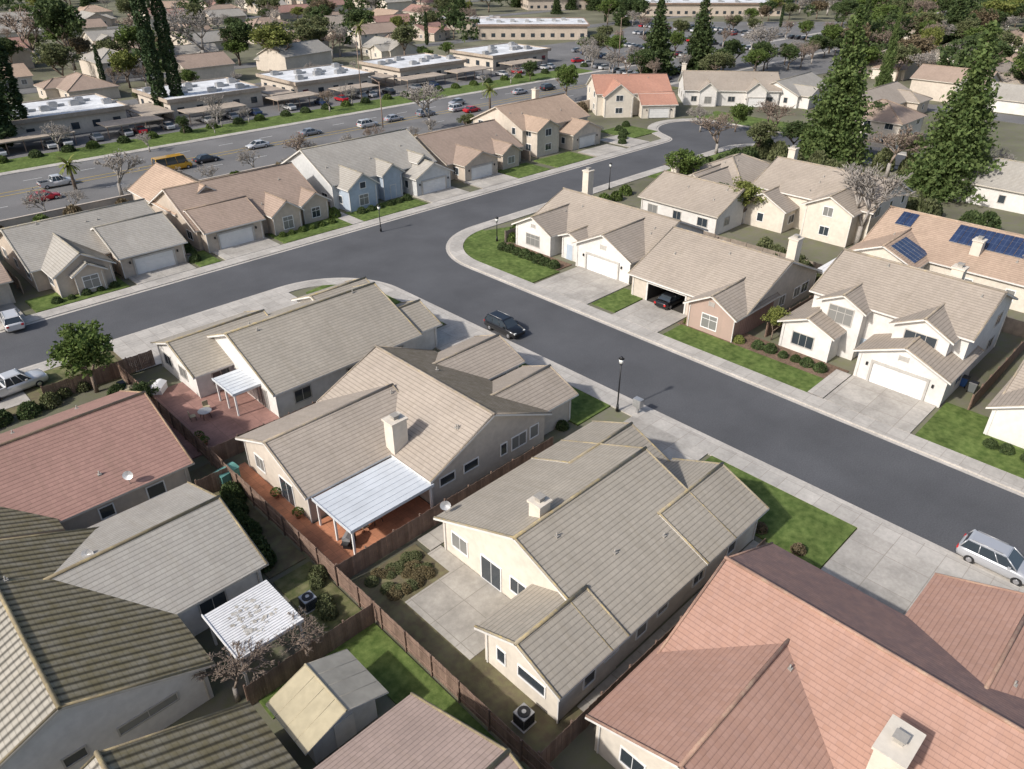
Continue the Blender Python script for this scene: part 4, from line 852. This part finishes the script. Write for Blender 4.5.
T('round',566,102,60,'green tree behind the two storey orange tan house',1.0); T('round',75,70,-8,'large green tree at the top left',1.1,'leafd'); T('round',312,55,24,'round green tree above the flat roofed blocks',1.5)
T('round',771,340,305,'small leafy tree beside the brick front gable',.9,'leafy'); T('round',860,275,245,'low leafy tree left of the solar panel house',1.5,'leafo')
T('bare',122,196,132,'bare street tree above the second far row house',1.3); T('barer',300,168,120,'brown bare tree left of the grey roofed house',1.2); T('bare',430,130,72,'large bare tree on the main road verge',1.4)
T('bare',856,246,146,'pale bare tree in front of the cream two storey house',1.2); T('barer',886,178,105,'rusty bare tree beside the right hand conifer',1.3); T('barer',716,154,104,'rusty bare bush tree at the road bend',1.5)
T('bare',206,66,-14,'big bare tree right of the cypress pair at the top',1.4); T('barer',38,64,-6,'bare brown tree at the top left edge',1.4); T('bare',700,132,94,'small bare tree before the wide grey tan house',1.2); T('bare',218,124,88,'small bare tree beyond the main road',1.2)
T('barer',238,700,640,'brown bare shrub tree left of the garden shed',1.4); T('barer',304,650,604,'small bare tree right of the white slatted cover',1.2); T('bare',756,66,14,'large bare tree behind the parking lot',1.5); T('bare',60,152,112,'thin bare tree in front of the leftmost flat block',1.2)
T('bare',590,60,28,'bare tree by the parking lot edge',1.2); T('barer',880,60,20,'bare tree left of the far orange roof',1.2)
T('bare',150,152,124,'bare tree on the verge right of the cypresses',1.3); T('barer',330,112,84,'bare tree on the verge before the third flat block',1.3)
T('round',757,158,118,'olive tree on the right of the road bend',1.3,'leafo'); T('round',792,152,118,'dark green tree left of the tallest conifer',1.4,'leafd'); T('barer',768,140,92,'brown bare tree behind the road bend',1.5); T('round',868,140,98,'green tree between the big conifers',1.3,'leafd'); T('round',905,164,130,'olive tree left of the right hand conifer',1.3,'leafo'); T('bare',990,186,134,'bare tree right of the right hand conifer',1.3)
T('round',735,132,100,'green tree in front of the wide grey tan roofed house',1.2,'leaf')
def palm(px,py,ty,label):
    x,y=at(px,py); h=hgt(px,py,ty); root=empty('palm_tree',(x,y,0),label=label,cat='palm tree'); f=MB(); f.tube((0,0,0),(0,0,h*.85),.3,.2,8); f.build('trunk',M['bark'],root); f=MB(); rn=random.Random(px)
    for i in range(44):
        a=rn.uniform(0,6.28); e=rn.uniform(-.3,1.2); L=h*.24+1.0; p=Vector((0,0,h*.83)); d=Vector((math.cos(a)*math.cos(e),math.sin(a)*math.cos(e),math.sin(e))); sd=Vector((-math.sin(a),math.cos(a),0))*.26
        for k in range(5):
            q=p+d*L/5; f.face([p-sd,p+sd,q+sd*.8,q-sd*.8]); p=q; sd=sd*.85; d=(d+Vector((0,0,-.26))).normalized()
    f.build('crown',M['leafy'],root)
palm(76,190,160,'short palm on the main road verge at the left'); palm(490,112,86,'short palm beside the main road, right of the large bare tree'); palm(362,60,22,'tall thin palm among the far houses')
rn=random.Random(21); cnt=0
block=[(575,28,850,85),(470,14,600,50),(650,8,760,25)]
WD=MB()
def blob(x,y,h):
    q=random.Random(int(x*7+y)); s=h/10
    for i in range(26):
        d=Vector((q.gauss(0,1),q.gauss(0,1),q.gauss(0,1))).normalized()*q.uniform(.5,1); c=Vector((x+d.x*3.6*s,y+d.y*3.6*s,h*.6+d.z*3.6*s))
        for j in range(12): o=Vector((q.gauss(0,1),q.gauss(0,1),q.gauss(0,.8))).normalized()*s*q.uniform(.3,1.1); leafquad(WD,c+o,.5*s*q.uniform(.7,1.3),q)
while cnt<860:
    px=rn.uniform(-60,1090) if rn.random()<.6 else rn.uniform(540,1070); py=rn.choice([rn.uniform(-42,10),rn.uniform(-20,25),rn.uniform(0,60),rn.uniform(20,100)])
    if any(a<px<c and b<py<d for a,b,c,d in block): continue
    x,y=at(px,py)
    if px<560 and y<216: continue
    if px>=560 and (x<175 or (py>30 and px<850)): continue
    if any(math.hypot(px-q[0],(py-1-q[1])*1.8)<(5 if py<20 else 8) for q in FH) or any(math.hypot(px-q[0],(py-q[1])*2)<20 for q in far): continue
    k=rn.random(); cnt+=1
    kind='round' if k<.64 else ('bare' if k<.77 else ('barer' if k<.90 else ('conifd' if k<.97 else 'cyp'))); mt=rn.choice(['leaf','leafd','leafo','leafd','leafd','leafy','leafo','leafr','leaf'])
    h=rn.uniform(8,16)*(1.3 if kind in('conifd',) else 1)*(1.2 if py<10 else .9)
    if kind=='round' and (py<2 or NR[0]>215): blob(x,y,h); continue
    nm={'round':{'leaf':'distant green','leafd':'distant dark green','leafo':'distant olive','leafy':'distant yellow green','leafr':'distant brown'}[mt]+' leafy tree among the far roofs','bare':'distant bare grey tree among the far roofs','barer':'distant bare brown tree among the far roofs','conifd':'distant conifer among the far roofs','cyp':'distant cypress among the far roofs'}[kind]
    tree(kind,x,y,h,nm,nm.replace('distant','').strip()+' group',rn.uniform(1,1.6),mt)
WD.build('distant_woods',M['leafd'],label='farthest dark green tree canopy along the very top edge',cat='trees',kind='stuff')
for row,(a,b,n) in enumerate(LOTROWS[:5]):
    A=at(*a);B=at(*b)
    for i in range(7):
        t=(i+rn.random())/7; k=rn.choice(['round','bare','barer','bare','round']); mt=rn.choice(['leafd','leafo','leaf']); x,y=A[0]+(B[0]-A[0])*t-3.5,A[1]+(B[1]-A[1])*t-3.5
        tree(k,x,y,rn.uniform(6,10),'%s parking lot tree at the top'%('leafy' if k=='round' else 'bare'),'%s trees in the parking lot'%('leafy' if k=='round' else 'bare'),1.2,mt)
for i in range(34):
    x=200+i*5+rn.uniform(-2,2); y=rn.uniform(118,128); k=rn.choice(['round','bare','barer','round'])
    if 530<proj(x,y)[0]<900: tree(k,x,y,rn.uniform(6,11),'%s tree along the near edge of the parking lot'%('leafy' if k=='round' else 'bare'),'%s trees edging the parking lot'%('leafy' if k=='round' else 'bare'),1.3,rn.choice(['leaf','leafd','leafo']))
for i in range(50):
    x=rn.uniform(-20,210); y=rn.choice([rn.uniform(162,169),rn.uniform(204,213),rn.uniform(180,200)]) 
    if y<203 and y>175 and any(a-2<x<b+2 for a,b in((34,60),(70,93),(103,126),(136,160),(172,197))): continue
    k=rn.choice(['round','bare','bare','barer']); tree(k,x,y,rn.uniform(3.5,7),'small %s tree along the flat roofed blocks'%('leafy' if k=='round' else 'bare'),'small %s trees around the flat roofed blocks'%('leafy' if k=='round' else 'bare'),1.2,rn.choice(['leaf','leafd','leafo']))
for i in range(22):
    x=-10+i*7+rn.uniform(-2,2); y=rn.uniform(125.5,128.3); k=rn.choice(['round','bare','barer','bare'])
    tree(k,x,y,rn.uniform(3.5,6),'%s tree on the near verge of the main road'%('small leafy' if k=='round' else 'small bare'),'%s trees on the near verge of the main road'%('small leafy' if k=='round' else 'small bare'),1.2,rn.choice(['leaf','leafo','leafd']))
SH={k:shrubm(i).mesh('shrub',M[k]) for i,k in enumerate(('leaf','leafd','leafy','leafo','leafr','leafb'))}
def shrub(x,y,r_,label,group,k='leafd',h=1.0):
    o=bpy.data.objects.new('shrub',SH[k]); COL.objects.link(o); o.location=(x,y,.05); o.rotation_euler=(0,0,rn.uniform(0,6)); o.scale=(r_,r_,r_*1.25*h); tag(o,label,'shrub',group)
def row(a,b,n,r_,label,k='leafd',h=1,jit=.15):
    for i in range(n):
        t=(i+.5)/n; shrub(a[0]+(b[0]-a[0])*t+rn.uniform(-jit,jit),a[1]+(b[1]-a[1])*t+rn.uniform(-jit,jit),r_*rn.uniform(.85,1.15),label,label.split(' in ')[0]+' row',k,h)
row((66.3,23.5),(66.3,31.5),6,.62,'round clipped shrub in front of the two storey pale house','leafd')
row((66,32),(66,40),5,.6,'low green shrub in front of the brick gable','leafy')
row((67,60),(67,70.5),8,.85,'dark hedge shrub in front of the corner lot house','leafd'); row((69.5,71.2),(74,73.5),4,.9,'dark shrub at the side of the corner lot house','leaf')
row((64.5,3.2),(64.5,9),4,.6,'clipped shrub in front of the right edge house','leafd')
row((17,93.9),(25,93.9),5,.55,'low shrub in front of the steep gabled house','leafd'); row((47,95.2),(57,95.4),6,.6,'low shrub in front of the small gables house','leaf'); row((61,96.2),(72,96.4),6,.7,'low shrub in front of the blue gabled house','leafd')
row((34.9,94),(36.5,104),4,.9,'green shrub between two white garages','leafd'); row((57.8,96),(58.2,110),5,1.1,'tall shrub between the brown and grey roofed houses','leaf',1.2)
row((43.2,44),(45.5,49),5,.5,'low bed shrub beside the chimney patio house','leafy'); row((40.8,34.5),(41.5,40),4,.6,'shrub in front of the chimney patio house wing','leafd')
row((41.2,12),(41.2,23.5),4,.5,'rusty low shrub in front of the tan house','leafr'); row((13.9,37.5),(15.9,47.5),8,.9,'overgrown shrub behind the orange patio fence','leafd',1.2,.5)
row((14.0,30.5),(16,36),4,.6,'scrubby shrub in the narrow back yard','leafo',1,.5)
for i in range(30): shrub(rn.uniform(18.2,21.8),rn.uniform(29.6,32.5),rn.uniform(.38,.55),'low olive brown bush in the patch behind the tan house','low dry bushes behind the tan house',rn.choice(['leafb','leafb','leafo']),.65)
row((12.6,60),(15.8,69),6,.9,'dark shrub in the yard behind the leafy tree','leafd',1.1,.6); row((10,70.3),(17,73),6,.8,'shrub between the pickup truck and corner house','leafo',1.1,.6); row((-6,70),(9,70.4),8,1.0,'shrub between the pickup truck and red brown roof','leafd',1,.6); row((-8,76.4),(12,76.8),7,.6,'low shrub along the pavement at the left edge','leaf',1,.3)
row((86,33),(92,46),6,1.3,'tall shrub behind the brick fronted house','leafo',1.3,.7); row((89.5,18),(93,34),7,1.1,'shrub left of the solar panel house','leafd',1.1,.6); row((82,72.5),(100,73.5),6,1.0,'shrub along the street behind the corner house','leaf',1.1,.4)
row((103,54.5),(112,56),4,1.2,'shrub beside the cream two storey house','leaf',1.2,.5); row((124,95),(140,106),5,.9,'shrub near the road bend','leafd',1,.8)
row((120,30),(138,70),12,1.8,'tall shrub filling the yards before the right hand conifer','leafo',1.4,3); row((114,4),(122,34),8,1.6,'tall shrub behind the solar panel house','leafd',1.3,2); row((60,122),(100,122),9,1.5,'big back yard shrub behind the grey roofed house','leafr',1.4,.8)
row((108,71.5),(142,71.5),12,1.4,'hedge shrub along the inside of the road bend','leafd',1.3,.8); row((144.5,68),(144.5,20),10,1.8,'tall shrub along the road beyond the bend','leafo',1.6,1)
for x in range(-30,150,6): shrub(x+rn.uniform(-1,1),122.2,rn.uniform(1.1,1.7),'back yard shrub along the block wall','shrubs along the block wall',rn.choice(['leaf','leafd','leafo','leafr']),1.3)
for x in range(-30,200,6): shrub(x+rn.uniform(-1,1),168.5,1.3,'low shrub on the verge of the flat roofed blocks','shrubs on the far verge',rn.choice(['leaf','leafd']),.8)
# ---------------- light, camera
W=bpy.data.worlds.new('World'); SC.world=W; W.use_nodes=True; nt=W.node_tree; sky=nn(nt,'ShaderNodeTexSky',sky_type='NISHITA'); sky.sun_disc=False
el=R(38); sx,sy=-.99,.13; sky.sun_elevation=el; sky.sun_rotation=math.atan2(sx,sy); sky.dust_density=3
nt.links.new(sky.outputs[0],nt.nodes['Background'].inputs[0]); nt.nodes['Background'].inputs[1].default_value=.15
ld=bpy.data.lights.new('sun','SUN'); ld.energy=4.3; ld.angle=R(2.0); ld.color=(1,.955,.895); lo=bpy.data.objects.new('sun',ld); COL.objects.link(lo)
sv=Vector((sx*math.cos(el),sy*math.cos(el),math.sin(el))); lo.rotation_euler=sv.to_track_quat('Z','Y').to_euler(); lo.location=(0,0,80)
cd=bpy.data.cameras.new('camera'); cam=bpy.data.objects.new('camera',cd); COL.objects.link(cam); cam.location=(0,0,CH); cam.rotation_euler=(math.pi/2-PT,0,-TH); cd.sensor_width=36; cd.lens=FP/1024*36; cd.clip_end=5000; SC.camera=cam
SC.view_settings.view_transform='Standard'; SC.view_settings.look='None'; SC.view_settings.exposure=0
